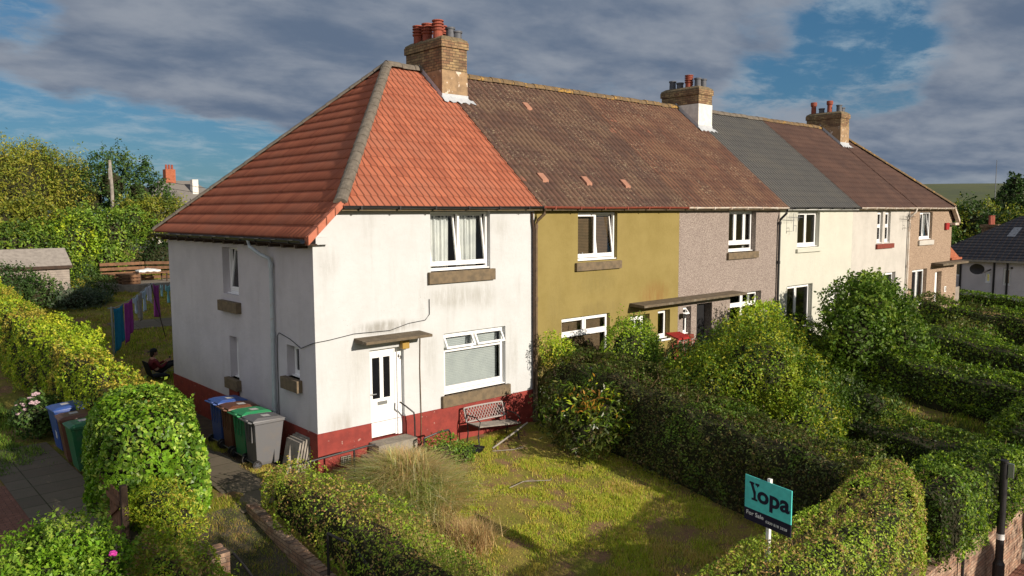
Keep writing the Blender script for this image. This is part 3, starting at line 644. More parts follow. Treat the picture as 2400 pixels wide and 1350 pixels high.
# ---- houses 2..6
def rowhouse(i, label, m, roofm, ridgem, gut, fas, wins, pitch=.2, amp=.03, sharp=1.0, seed=1, hip=False, plinth=None):
    x0, x1 = XS[i], XS[i + 1]
    h = thing('terraced_house', label, 'house', (x0, 0, 0), group='houses of the terrace')
    x0 += .003
    shell(h, x0, x1, m, wins)
    interior(h, x0, x1, .06, .8 if hip else .06); r1 = x1 + (.0 if not hip else 0)
    if hip:
        hi = lambda v_: (x1 - .54) - 4.11 * (v_ / LF)
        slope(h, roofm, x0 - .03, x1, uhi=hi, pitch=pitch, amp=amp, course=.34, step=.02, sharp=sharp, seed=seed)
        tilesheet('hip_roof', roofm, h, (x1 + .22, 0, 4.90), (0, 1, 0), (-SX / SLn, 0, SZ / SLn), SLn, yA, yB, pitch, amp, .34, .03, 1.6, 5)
        backslope(h, roofm, x0, x1 + .2, x0, x1 - 4.65)
        ridge(h, x0 + .2, x1 - 4.6, ridgem)
        hiptiles(h, (x1 - .50, -.27, 5.62), (x1 - 4.65, 4.25, 9.50), ridgem, .12)
        B = MB(); wallplane(B, 0, 8.52, -1, 4.95, [], GMR(x1)); B.build('gable_wall', m, h)
        P = lambda f, dy, dz: (x1 + .24 - .80 * f, -.25 + dy, 4.90 + .755 * f + dz)
        B = MB().add([P(0, -.05, -.12), P(1, -.05, -.12), P(1, -.05, .05), P(0, -.05, .06), P(0, .12, -.12), P(1, .12, -.12), P(1, .12, .05), P(0, .12, .06)], [(0, 1, 2, 3), (3, 2, 6, 7), (4, 7, 6, 5), (0, 3, 7, 4), (1, 5, 6, 2), (0, 4, 5, 1)])
        B.box(x1 - .3, x1 + .22, -.26, -.0, 4.70, 4.82); B.build('verge', 'gutter_white', h)
        gutter(h, x0, x1 - .5, gut, fas)
    else:
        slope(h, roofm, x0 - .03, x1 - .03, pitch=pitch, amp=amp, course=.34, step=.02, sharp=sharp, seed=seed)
        backslope(h, roofm, x0, x1); gutter(h, x0 + .02, x1, gut, fas)
        ridge(h, x0 - .1, x1 - .1, ridgem)
    return h
P2 = [(0, .5, .08, 1, 'fixed'), (.5, 1, .08, 1, 'tilt')]
DM = dict(pitch=.2)
h2 = rowhouse(1, 'ochre yellow house under a mossy dark brown roof, next to the white end house', 'render_ochre', 'tile_old_brown', 'ridge_old', 'gutter_red', 'fascia_dark',
    [(7.82, 9.44, 4.08, 5.42), (7.2, 9.15, .95, 2.58), (10.05, 10.95, .3, 2.40, .25), (11.35, 11.95, 1.55, 2.44, .2)], seed=11, sharp=1.0)
window(h2, 7.82, 9.44, 4.1, 5.40, FM, P2, inside='blind', im='blind_brown'); sill(h2, 7.82, 9.44, 4.05, .22, FM, over=.12)
window(h2, 7.2, 9.15, .97, 2.57, FM, [(0, .5, .72, 1, 'fixed'), (.5, 1, .72, 1, 'fixed'), (0, 1, .04, .72, 'fixed')], inside='blind', im='blind_brown'); sill(h2, 7.2, 9.15, .94, .25, FM)
window(h2, 11.35, 11.95, 1.56, 2.43, FM, [(0, 1, .06, 1, 'fixed')], deep=.2); sill(h2, 11.35, 11.95, 1.55, .05, FM, 'upvc', 0, .05)
door(h2, 10.1, 10.9, .32, 2.34, FM, True, deep=.22)
cb = canopy(h2, 10.0, 15.4, 2.78, .55, .10)
downpipe(h2, [(6.30, -.30, 5.52), (6.30, -.28, 5.38), (6.22, -.12, 5.22), (6.2, -.07, 5.1), (6.2, -.07, 3.2), (6.2, -.07, .0)], 'pipe_brown', .04, [(6.2, -.07, 5.05), (6.2, -.07, 3.2)])
downpipe(h2, [(6.09, -.04, 5.42), (6.09, -.05, 5.2), (6.12, -.06, 5.0), (6.12, -.06, 0)], 'timber_dark', .03)
B = MB()
for (x_, z_, h_) in ((7.95, 4.15, .30), (8.08, 4.15, .14), (8.2, 4.15, .16)): B.lathe((x_, .19, z_), [(.0, 0), (.035, 0), (.03, h_ * .5), (.012, h_ * .7), (.02, h_), (0, h_)], 10)
o = B.build('ornament', 'white_paint', h2)
for x_, z_, lab in ((9.0, 8.55, 0), (7.05, 6.25, 0), (8.7, 6.2, 0), (10.3, 6.15, 0)):
    y_ = EV + (z_ - ZE) / SL
    MB().add([(x_ + a, y_ + (b_ - .12) / VL, z_ + (b_ - .12) * SL / VL + .03 + c_) for a in (-.11, .11) for b_, c_ in ((0, 0), (0, .07), (.30, .07), (.30, 0))], [(0, 1, 2, 3), (4, 7, 6, 5), (0, 4, 5, 1), (1, 5, 6, 2), (2, 6, 7, 3)]).build('roof_vent', flat('vent_tile', (.36, .18, .12)), h2, bevel=.01)
h3 = rowhouse(2, 'brown pebble-dashed house with rusty red mossy roof between the ochre and cream houses', 'pebble_brown', 'tile_old_red', 'ridge_old', 'gutter_white', 'fascia_dark',
    [(15.08, 16.75, 4.05, 5.44, .22), (12.62, 13.05, 1.55, 2.45, .22), (13.35, 14.2, .3, 2.48, .3), (15.25, 17.2, .95, 2.66, .25)], seed=12, sharp=1.0)
window(h3, 15.1, 16.75, 4.07, 5.43, FM, [(0, .36, .22, 1, 'fixed'), (.36, .7, .22, 1, 'fixed'), (.7, 1, .22, 1, 'fixed'), (0, 1, 0, .22, 'fixed')], deep=.2, inside='side'); sill(h3, 15.08, 16.75, 4.05, .22, FM)
window(h3, 12.62, 13.05, 1.57, 2.44, FM, [(0, 1, .7, 1, 'vent'), (0, 1, 0, .7, 'fixed')], deep=.2); sill(h3, 12.62, 13.05, 1.56, .14, FM, 'sill_red', .05)
window(h3, 15.25, 17.2, .97, 2.65, FM, [(0, .5, .75, 1, 'fixed'), (.5, 1, .75, 1, 'fixed'), (0, .5, 0, .75, 'fixed'), (.5, 1, 0, .75, 'fixed')], deep=.22, inside='side'); sill(h3, 15.25, 17.2, .95, .2, FM)
door(h3, 13.35, 14.2, .32, 2.45, FM, False, 'gutter_black', deep=.28)
MB().box(12.42, 12.56, .005, .16, 2.12, 2.26, FM).build('wall_lamp', 'black_iron', h3, bevel=.02)
downpipe(h3, [(18.30, -.3, 5.52), (18.30, -.28, 5.35), (18.2, -.09, 5.12), (18.2, -.08, 5.0), (18.2, -.08, -.1)], 'gutter_black', .042, [(18.2, -.08, 5.0), (18.2, -.08, 3.6)])
chimney(h3, 18.3, .9, 3.2, 4.95, 10.12, [(18.55, 3.5, 'tallgrey'), (18.2, 3.5, 'tallgrey'), (18.12, 3.85, 'louvre'), (18.1, 4.25, 'grey'), (18.1, 4.6, 'tallgrey'), (18.5, 4.1, 'grey')], lower='cement_white', split=9.5)
h4 = rowhouse(3, 'cream rendered house with new grey tiled roof in the middle of the terrace', 'render_cream', 'tile_grey', 'ridge_grey', 'gutter_black', 'fascia_white',
    [(19.62, 21.3, 4.06, 5.4, .2), (19.0, 20.9, .95, 2.68, .2), (22.3, 23.2, .3, 2.4, .25)], pitch=.19, amp=.022, sharp=2, seed=13)
window(h4, 19.64, 21.28, 4.08, 5.39, FM, [(0, .5, .06, 1, 'fixed'), (.5, 1, .06, 1, 'fixed')], deep=.18); sill(h4, 19.62, 21.3, 4.02, .13, FM, 'render_cream')
window(h4, 19.0, 20.9, .97, 2.66, FM, [(0, .45, .0, 1, 'fixed'), (.45, 1, 0, 1, 'fixed')], deep=.18); sill(h4, 19.0, 20.9, .95, .12, FM, 'render_cream')
door(h4, 22.35, 23.15, .32, 2.35, FM, False, 'upvc')
h5 = rowhouse(4, 'pale grey house with twin narrow sash windows and red sill, fifth in the terrace', 'render_grey', 'tile_plain_brown', 'ridge_old', 'gutter_white', 'fascia_dark',
    [(26.42, 26.95, 4.02, 5.38, .16), (27.2, 27.75, 4.02, 5.38, .16), (26.6, 28.5, .95, 2.72, .2), (24.7, 25.5, .3, 2.4, .25)], seed=14, sharp=1.2)
for a in (26.43, 27.21): window(h5, a, a + .52, 4.04, 5.37, FM, [(0, 1, .55, 1, 'fixed'), (0, 1, .07, .55, 'fixed')], deep=.12)
sill(h5, 26.42, 27.95, 4.0, .2, FM, 'sill_red')
window(h5, 26.6, 28.5, .97, 2.70, FM, [(0, .5, .0, 1, 'fixed'), (.5, 1, 0, 1, 'fixed')], deep=.16); sill(h5, 26.6, 28.5, .95, .12, FM)
door(h5, 24.75, 25.45, .32, 2.35, FM, False, 'upvc')
downpipe(h5, [(29.8, -.3, 5.52), (29.75, -.28, 5.36), (29.6, -.09, 5.15), (29.6, -.08, 5.0), (29.6, -.08, -.1)], 'gutter_white', .045, [(29.6, -.08, 5.0), (29.6, -.08, 2.9)])
h6 = rowhouse(5, 'tan pebble-dashed end house with red alarm box at the far end of the terrace', 'pebble_tan', 'tile_plain_brown', 'ridge_old', 'gutter_white', 'fascia_dark',
    [(30.95, 32.5, 4.05, 5.36, .16), (30.35, 32.1, .95, 2.68, .2), (33.15, 34.0, .2, 2.45, .25)], seed=15, sharp=1.2, hip=True)
window(h6, 30.97, 32.48, 4.07, 5.35, FM, [(0, .42, .06, 1, 'fixed'), (.42, 1, .06, 1, 'tilt')], deep=.14, inside='side'); sill(h6, 30.95, 32.5, 4.03, .22, FM, 'render_grey')
window(h6, 30.37, 32.08, .97, 2.66, FM, [(0, .5, .0, 1, 'fixed'), (.5, 1, 0, 1, 'fixed')], deep=.18, inside='side')
door(h6, 33.2, 33.95, .25, 2.42, FM, False, 'upvc')
canopy(h6, 32.6, 36.0, 2.92, .55, .13)
MB().box(35.06, 36.3, .1, 2.4, -.6, 2.75).build('porch', 'pebble_tan', h6); MB().box(35.0, 36.4, -.1, 2.5, 2.95, 3.05).add([(35.06, 0, 3.05), (36.3, 0, 3.05), (36.3, 2.4, 3.05), (35.06, 2.4, 3.05), (35.06, 0, 3.6), (35.06, 2.4, 3.6)], [(0, 1, 4), (1, 2, 5, 4), (2, 3, 5)]).build('porch_roof', 'brick_red', h6)
MB().box(34.05, 34.45, .003, .11, 4.48, 4.82, FM).build('alarm_box', 'red_box', h6, bevel=.02)
MB().box(34.38, 34.62, .003, .03, 1.38, 1.66, FM).build('number_plate', 'white_paint', h6)
B = MB()
for a in ((34.45, 1.60, 34.55, 1.60), (34.55, 1.60, 34.55, 1.53), (34.55, 1.53, 34.47, 1.52), (34.55, 1.53, 34.55, 1.45), (34.55, 1.45, 34.45, 1.44)): B.tube([(a[0], -.036, a[1]), (a[2], -.036, a[3])], .012, 5)
B.build('house_number', 'black_iron', h6)
chimney(h5, 29.9, .88, 3.2, 4.95, 10.12, [(30.15, 3.5, 'grey'), (29.85, 3.5, 'tallgrey'), (29.7, 3.9, 'plain'), (29.7, 4.3, 'grey'), (29.68, 4.7, 'plain')], split=9.45)
def aerial(par, x, z, m='steel'):
    B = MB().tube([(x, -.02, z - .3), (x, -.25, z - .3), (x, -.25, z + .35)], .014, 6)
    B.tube([(x - .4, -.25, z + .2), (x + .45, -.35, z + .2)], .010, 5)
    for i in range(8): B.tube([(x - .35 + i * .1, -.25, z + .06), (x - .35 + i * .1, -.3, z + .36)], .006, 4)
    B.tube([(x, -.25, z - .1), (x + .2, -.25, z - .1), (x + .2, -.25, z - .35)], .01, 5)
    B.build('aerial', m, par)
aerial(h4, 18.85, 5.0); aerial(h5, 29.1, 4.95, 'black_iron')

# ------------------------------------------------------------------ foliage
GREEN = np.array([(.085, .15, .018), (.12, .20, .022), (.17, .24, .028), (.055, .10, .016)])
YELLOW = np.array([(.29, .36, .020), (.22, .32, .020), (.36, .38, .028), (.14, .22, .018), (.32, .27, .04)])
IVY = np.array([(.16, .30, .02), (.21, .36, .025), (.10, .20, .016), (.30, .42, .06)])
DULL = np.array([(.075, .10, .022), (.11, .13, .025), (.13, .10, .04), (.05, .07, .018)])
BRONZE = np.array([(.20, .27, .03), (.28, .29, .04), (.32, .21, .08), (.13, .20, .022), (.24, .33, .03)])
DEEP = np.array([(.030, .060, .014), (.045, .085, .018), (.022, .042, .012), (.06, .10, .022)])
GOLD = np.array([(.26, .31, .02), (.19, .28, .02), (.11, .19, .018), (.32, .33, .025), (.08, .14, .016)])
def colours(P, pal, seed, scale=1.3, mixr=.3):
    n = len(pal); f = vn(P, scale, seed) * .65 + vn(P, scale * 3.1, seed + 9) * .35
    f = np.clip((f - .5) * 2.2 + .5 + rng.normal(0, mixr * .5, len(P)), 0, .999) * n
    i = f.astype(int) % n; c = 1.28 * pal[i] * rng.uniform(.72, 1.28, (len(P), 1)) * (1 + rng.normal(0, .06, (len(P), 3)))
    return np.clip(c, .004, .62)
def leafgeo(P, N, size, aspect=.55, up=0.0, tilt=.8, spread=.5):
    """one folded diamond leaf per point, roughly facing N"""
    n = len(P); N = unit(N + rng.normal(0, tilt, (n, 3)))
    A = unit(np.cross(N, rng.normal(0, 1, (n, 3)))); A = unit(A + np.array([0, 0, up])); B_ = unit(np.cross(N, A))
    L = size * rng.uniform(1 - spread, 1 + spread, (n, 1)); W = L * aspect * .5
    v0 = P - A * L * .45; v2 = P + A * L * .55 - N * L * .12; m = P + A * L * .02
    v1 = m + B_ * W + N * L * .06; v3 = m - B_ * W + N * L * .06
    V = np.stack([v0, v1, v2, v3], 1).reshape(-1, 3); F = np.arange(n * 4).reshape(n, 4)
    return V, F
def leaves(name, P, N, size, pal, parent, seed=1, m='leaf', cs=1.3, name2=None, **k):
    V, F = leafgeo(P, N, size, **k); C = np.repeat(colours(P, pal, seed, cs), 4, 0)
    return npmesh(name, V, F, m, parent, C)
def sect(n, h, w, p=.42):
    """superellipse hump section: returns lateral, height, normals at n random points by arc length"""
    th = np.linspace(0, np.pi, 200); U = w / 2 * np.sign(np.cos(th)) * np.abs(np.cos(th)) ** p; Vv = h * np.abs(np.sin(th)) ** p
    return U, Vv
def hedge(name, label, st, size=.05, dens=620, pal=GREEN, seed=1, group=None, core='hedge_core', lump=.16, shoots=0, twig=45, m='leaf', p=.36, cat='hedge', cs=1.2, tilt=.62):
    st = np.array(st, float)      # x, y, z0, z1, width
    root = thing(name, label, cat, (float(st[0, 0]), float(st[0, 1]), float(st[0, 2])), group=group)
    seg = np.linalg.norm(np.diff(st[:, :2], axis=0), axis=1); s = np.concatenate([[0], np.cumsum(seg)]); L = s[-1]
    def at(t): return np.stack([np.interp(t, s, st[:, k]) for k in range(5)], 1)
    th = np.linspace(0, np.pi, 241); cu = np.sign(np.cos(th)) * np.abs(np.cos(th)) ** p; cv_ = np.abs(np.sin(th)) ** p
    hm, wm = np.mean(st[:, 3] - st[:, 2]), np.mean(st[:, 4])
    al = np.concatenate([[0], np.cumsum(np.hypot(np.diff(cu) * wm / 2, np.diff(cv_) * hm))]); per = al[-1]
    n = int(dens * per * L)
    t_ = rng.uniform(0, L, n); a = np.interp(rng.uniform(0, per, n), al, th)
    S = at(t_); d = at(np.minimum(t_ + .05, L)) - at(np.maximum(t_ - .05, 0)); T_ = unit(np.stack([d[:, 0], d[:, 1], 0 * t_], 1)); R_ = np.stack([T_[:, 1], -T_[:, 0], 0 * t_], 1)
    c = np.sign(np.cos(a)) * np.abs(np.cos(a)) ** p; q = np.abs(np.sin(a)) ** p; H = S[:, 3] - S[:, 2]
    P = np.stack([S[:, 0], S[:, 1], S[:, 2]], 1) + R_ * (c * S[:, 4] / 2)[:, None]; P[:, 2] += q * H
    N = R_ * (np.sign(c) * np.abs(c) ** 4)[:, None]; N[:, 2] += q ** 4; N = unit(N)
    # end caps
    ne = int(dens * hm * wm * 1.25)
    for e, sg in ((0, -1), (L, 1)):
        Se = at(np.full(ne, e)); de = at(np.array([min(e + .1, L)])) - at(np.array([max(e - .1, 0)])); te = de[0, :2] / np.linalg.norm(de[0, :2])
        ce = rng.uniform(-1, 1, ne); qe = rng.uniform(0, 1, ne); rr = (np.abs(ce) ** (2 / p) + qe ** (2 / p)) ** (p / 2); ok = rr < 1; ce, qe, rr, Se = ce[ok], qe[ok], rr[ok], Se[ok]
        bulge = .35 * Se[:, 4] * np.sqrt(np.clip(1 - rr ** 2.5, 0, 1))
        Pe = np.stack([Se[:, 0] + te[1] * ce * Se[:, 4] / 2 + te[0] * sg * bulge, Se[:, 1] - te[0] * ce * Se[:, 4] / 2 + te[1] * sg * bulge, Se[:, 2] + qe * (Se[:, 3] - Se[:, 2])], 1)
        P = np.concatenate([P, Pe]); N = np.concatenate([N, np.tile([te[0] * sg, te[1] * sg, .15], (len(Pe), 1))])
    disp = (vn(P, 1.1, seed) - .5) * lump * 1.6 + (vn(P, 3.3, seed + 1) - .5) * lump + (vn(P, 9, seed + 2) - .5) * lump * .45 - np.abs(rng.normal(0, .035, len(P)))
    P = P + N * disp[:, None]
    if shoots:                    # loose upright growth on the top
        k = int(shoots * L); b = at(rng.uniform(0, L, k)); bx = b[:, 0] + rng.uniform(-.45, .45, k) * b[:, 4]; by = b[:, 1] + rng.uniform(-.3, .3, k); hh = rng.uniform(.08, .42, k) * rng.uniform(.4, 1, k)
        lean = rng.normal(0, .16, (k, 2)); PP = []; NN = []
        for j in range(9):
            f = (j + 1) / 9; PP.append(np.stack([bx + lean[:, 0] * f * hh, by + lean[:, 1] * f * hh, b[:, 3] - .06 + hh * f], 1) + rng.normal(0, .022, (k, 3))); NN.append(rng.normal(0, 1, (k, 3)) + [0, 0, .4])
        P = np.concatenate([P] + PP); N = np.concatenate([N] + NN)
    leaves('leaves', P, N, size, pal, root, seed, m, cs, tilt=tilt)
    # solid dark core added to block light behind the leaves
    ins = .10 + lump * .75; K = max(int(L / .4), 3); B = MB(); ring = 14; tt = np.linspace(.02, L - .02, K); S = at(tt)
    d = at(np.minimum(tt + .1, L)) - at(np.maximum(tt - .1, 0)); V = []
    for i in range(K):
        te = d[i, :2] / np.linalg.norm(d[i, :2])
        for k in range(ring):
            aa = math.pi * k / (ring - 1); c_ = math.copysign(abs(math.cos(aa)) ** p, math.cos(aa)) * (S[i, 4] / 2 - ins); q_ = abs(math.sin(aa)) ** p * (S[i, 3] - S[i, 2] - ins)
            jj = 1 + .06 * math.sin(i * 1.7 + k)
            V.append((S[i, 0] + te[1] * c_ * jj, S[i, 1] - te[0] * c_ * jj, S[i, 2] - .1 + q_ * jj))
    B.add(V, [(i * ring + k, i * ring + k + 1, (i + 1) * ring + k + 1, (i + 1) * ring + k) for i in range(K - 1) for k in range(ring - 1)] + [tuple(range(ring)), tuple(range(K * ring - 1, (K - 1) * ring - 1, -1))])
    B.build('shade_core', core, root)
    if twig:
        k = int(twig * L); b = at(rng.uniform(0, L, k)); B = MB(); sd = rng.choice([-1, 1], k)
        base = np.stack([b[:, 0] + rng.uniform(-.28, .28, k) * b[:, 4], b[:, 1] + rng.uniform(-.1, .1, k), b[:, 3] - rng.uniform(.05, .35, k)], 1)
        dr = unit(rng.normal(0, 1, (k, 3)) + [0, 0, 1.0]) * rng.uniform(.1, .24, (k, 1)); e = base + dr; sw = unit(rng.normal(0, 1, (k, 3))) * .005
        V = np.stack([base - sw, base + sw, e], 1).reshape(-1, 3); tag(npmesh('twigs', V, np.arange(k * 3).reshape(k, 3), 'blade', root, np.repeat(rng.uniform(.6, 1.2, (k, 1)) * np.array([[.26, .17, .09]]), 3, 0)), kind='stuff')
    return root
def blobs(spec):
    return [(np.array(s[:3], float), np.array(s[3:6] if len(s) > 4 else (s[3],) * 3, float)) for s in spec]
def crown(root, spec, size, dens, pal, seed=1, m='leaf', lump=.25, fill=.35, shoots=0, name='crown', cs=.8, hang=0, tilt=.8, aspect=.55, sparse=0):
    P = []; N = []; bl = blobs(spec)
    for c, r in bl:
        area = 4 * np.pi * np.mean([r[0] * r[1], r[0] * r[2], r[1] * r[2]]); n = int(area * dens)
        d = unit(rng.normal(0, 1, (n, 3))); rad = 1 - rng.exponential(fill * .35, n); rad = np.clip(rad, .25, 1.0)
        k = 1 + (vn(d * 2.2 + c, 1.0, seed) - .5) * lump * 2.2 + (vn(d * 5.5 + c, 1.0, seed + 3) - .5) * lump * 1.5
        p_ = c + d * r * (rad * k)[:, None]; P.append(p_); N.append(d)
        if shoots:
            ks = int(shoots * area); ds = unit(rng.normal(0, 1, (ks, 3)) + [0, 0, .8]); b0 = c + ds * r * .95; ln = rng.uniform(.15, .55, ks)[:, None] * min(1.0, r.mean()) * .8
            for j in range(10): P.append(b0 + unit(ds + [0, 0, .5]) * ln * (j + 1) / 10 + rng.normal(0, size * .45, (ks, 3))); N.append(rng.normal(0, 1, (ks, 3)))
    P = np.concatenate(P); N = np.concatenate(N)
    # drop leaves buried deep inside other clumps, and open gaps
    keep = np.ones(len(P), bool)
    for c, r in bl: keep &= (((P - c) / (r * .62)) ** 2).sum(1) > 1
    if sparse: keep &= vn(P, 1.6 / max(size * 6, .5), seed + 20) > sparse
    P, N = P[keep], N[keep]
    if hang: P[:, 2] -= np.abs(rng.normal(0, hang, len(P))); N = N * .3 + [0, 0, .2]
    return leaves(name, P, N, size, pal, root, seed, m, cs, tilt=tilt, aspect=aspect)
def limbs(root, base, tips, r0, m='bark', name='trunk', seed=0, split=.35):
    r_ = np.random.default_rng(seed); base = Vector(base); B = MB(); top = Vector(tips[0]); fork = base.lerp(Vector(np.mean(np.array([list(t) for t in tips]), 0)), split)
    B.tube([base - Vector((0, 0, .15)), base.lerp(fork, .5) + Vector((r_.normal(0, .04), r_.normal(0, .04), 0)), fork], [r0 * 1.25, r0, r0 * .8], 8)
    for t_ in tips:
        t_ = Vector(t_); mid = fork.lerp(t_, .5) + Vector((r_.normal(0, .1), r_.normal(0, .1), .1)) * (t_ - fork).length * .3
        B.tube([fork, mid, t_], [r0 * .7, r0 * .4, r0 * .12], 6)
    return B.build(name, m, root, smooth=True)
def shrub(name, label, base, spec, size=.06, dens=500, pal=GREEN, seed=1, cat='bush', group=None, trunk=.05, core=.6, **k):
    root = thing(name, label, cat, base, group=group)
    crown(root, spec, size, dens, pal, seed, **k)
    limbs(root, base, [tuple(s[:3]) for s in spec], trunk, seed=seed, name='stem' if cat != 'tree' else 'trunk')
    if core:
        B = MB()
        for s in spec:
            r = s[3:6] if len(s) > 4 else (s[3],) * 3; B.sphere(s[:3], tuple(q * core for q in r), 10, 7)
        B.build('shade_core', 'hedge_core', root, smooth=True)  # unseen dark spheres added so light stops inside the crown
    return root

# left: clipped boundary hedge beside the end house
hedge('boundary_hedge', 'long sunlit yellow-green hedge running back beside the washing line garden', [(-2.75, 1.8, 0, 1.75, .95), (-2.75, 4, 0, 1.85, 1.05), (-2.75, 7, 0, 2.15, 1.15), (-2.75, 10.5, .1, 2.2, 1.15), (-2.75, 14, .5, 2.45, 1.2), (-2.7, 20, 1.1, 2.75, 1.2), (-2.6, 25, 1.6, 3.1, 1.2)], .065, 560, YELLOW, 21, lump=.22, shoots=14, group=None, cs=.9)
shrub('golden_shoot_bush', 'loose leafy yellow-green bush growing out of the long boundary hedge', (-1.95, 10.2, .1), [(-2.1, 9.6, 1.75, .55, .8, .55), (-2.3, 11.6, 2.0, .45, .6, .45)], .07, 620, YELLOW[:3], 22, shoots=5, lump=.3)
# ivy mass on the fence by the gate
iv = hedge('ivy_covered_fence', 'big rounded block of glossy bright green ivy behind the wooden gate', [(-3.2, .05, -.25, 1.74, 1.85), (-2.98, 1.2, -.1, 1.98, 2.0), (-2.9, 2.5, 0, 1.8, 1.65)], .085, 800, np.concatenate([IVY * .85, IVY[2:3] * .6]), 31, m='leaf_gloss', lump=.16, shoots=4, twig=0, p=.5, cat='ivy', cs=2.2, tilt=.55)
# low hedge between the path and the lawn
hedge('low_front_hedge', 'low twiggy green and brown hedge between the shaded path and the lawn', [(-1.22, -1.0, -.1, .74, .95), (-1.15, -2.2, -.3, .72, 1.1), (-1.05, -4, -.55, .58, 1.2), (-1.05, -6, -.8, .3, 1.25), (-1.1, -8.8, -1.15, -.1, 1.1)], .045, 850, BRONZE, 41, lump=.2, shoots=22, twig=260, cs=2)
# hedge between gardens 1 and 2
hedge('side_hedge', 'tall dark overgrown hedge with trimmed top dividing the lawn from the ochre house garden', [(6.95, -.35, -.1, 1.80, 1.5), (6.9, -2, -.25, 1.76, 1.5), (6.85, -3.6, -.45, 1.58, 1.5), (6.8, -5.2, -.65, 1.22, 1.5), (6.75, -7, -.9, 1.02, 1.5), (6.75, -8.5, -1.15, .90, 1.5)], .055, 900, np.concatenate([DULL * .7, DULL[:2] * .85, GREEN[:1] * .8]), 51, lump=.22, shoots=16, twig=150, cs=1.6)
hedge('front_hedge', 'broad trimmed green and rust hedge along the street edge in front of the lawn', [(-1.6, -9.1, -1.2, .62, 1.2), (1.0, -9.1, -1.2, .70, 1.2), (3, -9.1, -1.2, .74, 1.25), (4.8, -9.1, -1.2, .80, 1.3), (6.0, -9.0, -1.2, .84, 1.35), (6.9, -8.5, -1.2, .86, 1.4)], .042, 1300, BRONZE, 61, lump=.13, shoots=22, twig=200, cs=2.2)
# dividing hedges of the other gardens
GH_ = 'hedges dividing the front gardens'
HG = np.concatenate([GREEN * .85, YELLOW[1:2] * .9, GREEN * .6])
hedge('garden_hedge', 'dark clipped hedge dividing the ochre and brown house gardens, low behind the street corner', [(12.6, -3.0, -.4, .42, 1.3), (12.6, -5.5, -.7, .16, 1.4), (12.5, -8.4, -1.15, .02, 1.5)], .065, 620, HG * .75, 71, lump=.16, shoots=12, group=GH_, p=.26)
hedge('garden_hedge', 'thick dark hedge with lit ragged top dividing the brown and cream house gardens', [(18.6, -.4, 0, 1.70, 1.5), (18.6, -1.6, -.2, 1.22, 1.6), (18.6, -4.5, -.6, .92, 1.6), (18.6, -6.5, -.85, .58, 1.6), (18.6, -8.6, -1.15, .42, 1.6)], .075, 520, HG, 72, lump=.17, shoots=14, group=GH_, p=.24)
hedge('garden_hedge', 'sloping clipped hedge dividing the cream and pale grey house gardens', [(24.3, -.6, 0, 1.30, 1.4), (24.3, -3, -.4, 1.05, 1.5), (24.3, -6, -.8, .58, 1.5), (24.3, -8.6, -1.15, .30, 1.5)], .085, 400, HG, 73, lump=.17, shoots=10, group=GH_, p=.24)
hedge('garden_hedge', 'green and bronze hedge in front of the tan end house', [(30.3, -.5, 0, 1.60, 1.5), (30.3, -3, -.4, 1.3, 1.7), (30.3, -6, -.8, 1.1, 1.8), (30.3, -8.6, -1.15, .95, 1.9)], .10, 320, np.concatenate([HG, DULL]), 74, lump=.25, shoots=10, group=GH_, p=.3)
hedge('street_hedge', 'shaded green hedge spilling over the brick wall beyond the lawn corner', [(7.9, -8.9, -1.25, .45, 1.3), (10, -8.95, -1.3, .22, 1.3), (12.7, -8.95, -1.3, .1, 1.3)], .06, 900, HG, 75, lump=.22, shoots=16, p=.4)
hedge('street_hedge', 'hedge above the street wall at the far right edge, beyond the gate', [(14.2, -8.8, -1.25, .3, 1.3), (18, -8.8, -1.25, .35, 1.3), (24, -8.8, -1.2, .4, 1.3), (32, -8.8, -1.2, .7, 1.5)], .08, 420, HG * .8, 76, lump=.25, shoots=10, p=.3)
# shrubs
shrub('golden_privet', 'large golden-green domed shrub towering over the hedge in the middle', (9.4, -4.6, -.6), [(9.1, -4.7, 1.45, 1.35, 1.4, 1.4), (8.4, -3.8, .9, 1.1, 1.2, 1.2), (10.0, -4.5, .95, 1.2, 1.3, 1.25), (9.4, -5.8, .7, 1.0, 1.0, 1.15), (8.7, -5.9, .3, .8, .9, 1.0)], .062, 860, GOLD * .72, 81, shoots=5, lump=.38, trunk=.07, cs=.7)
shrub('conical_bush', 'trimmed dark green bush in front of the ochre house window', (8.3, -1.6, 0), [(8.2, -1.5, 1.75, .80, .7, 1.0), (8.75, -1.4, 1.45, .7, .65, .95), (7.7, -1.4, 1.0, .6, .6, .8)], .055, 1000, np.concatenate([GREEN, YELLOW[1:2]]), 82, shoots=3, lump=.18)
shrub('tall_shrub', 'tall dark green leafy shrub standing before the pale houses on the right', (19.4, -3.0, -.3), [(19.2, -2.8, 1.75, 1.6, 1.4, 1.4), (18.0, -3.0, 1.2, 1.1, 1.1, 1.2), (20.3, -3.0, 1.35, 1.1, 1.1, 1.2), (19.2, -3.9, .9, 1.1, 1.0, 1.1), (18.5, -3.3, 2.1, .8, .8, .8), (20.0, -2.5, 2.4, .8, .8, .8)], .12, 250, GREEN * .75, 83, shoots=3.5, lump=.3, trunk=.09)
shrub('laurel_bush', 'spotted laurel bush with yellow and orange leaves at the foot of the dark side hedge', (5.55, -1.9, -.25), [(5.6, -1.8, .62, .75, .75, .75), (5.35, -2.6, .35, .6, .6, .6), (6.0, -2.6, .75, .6, .6, .6)], .13, 230, np.concatenate([DULL * .6, GREEN * .55, DULL[:2] * .7, YELLOW[:1] * .8, GREEN[:1], [(.26, .13, .02)]]), 84, aspect=.28, shoots=4, lump=.3, m='leaf_gloss', core=.35)
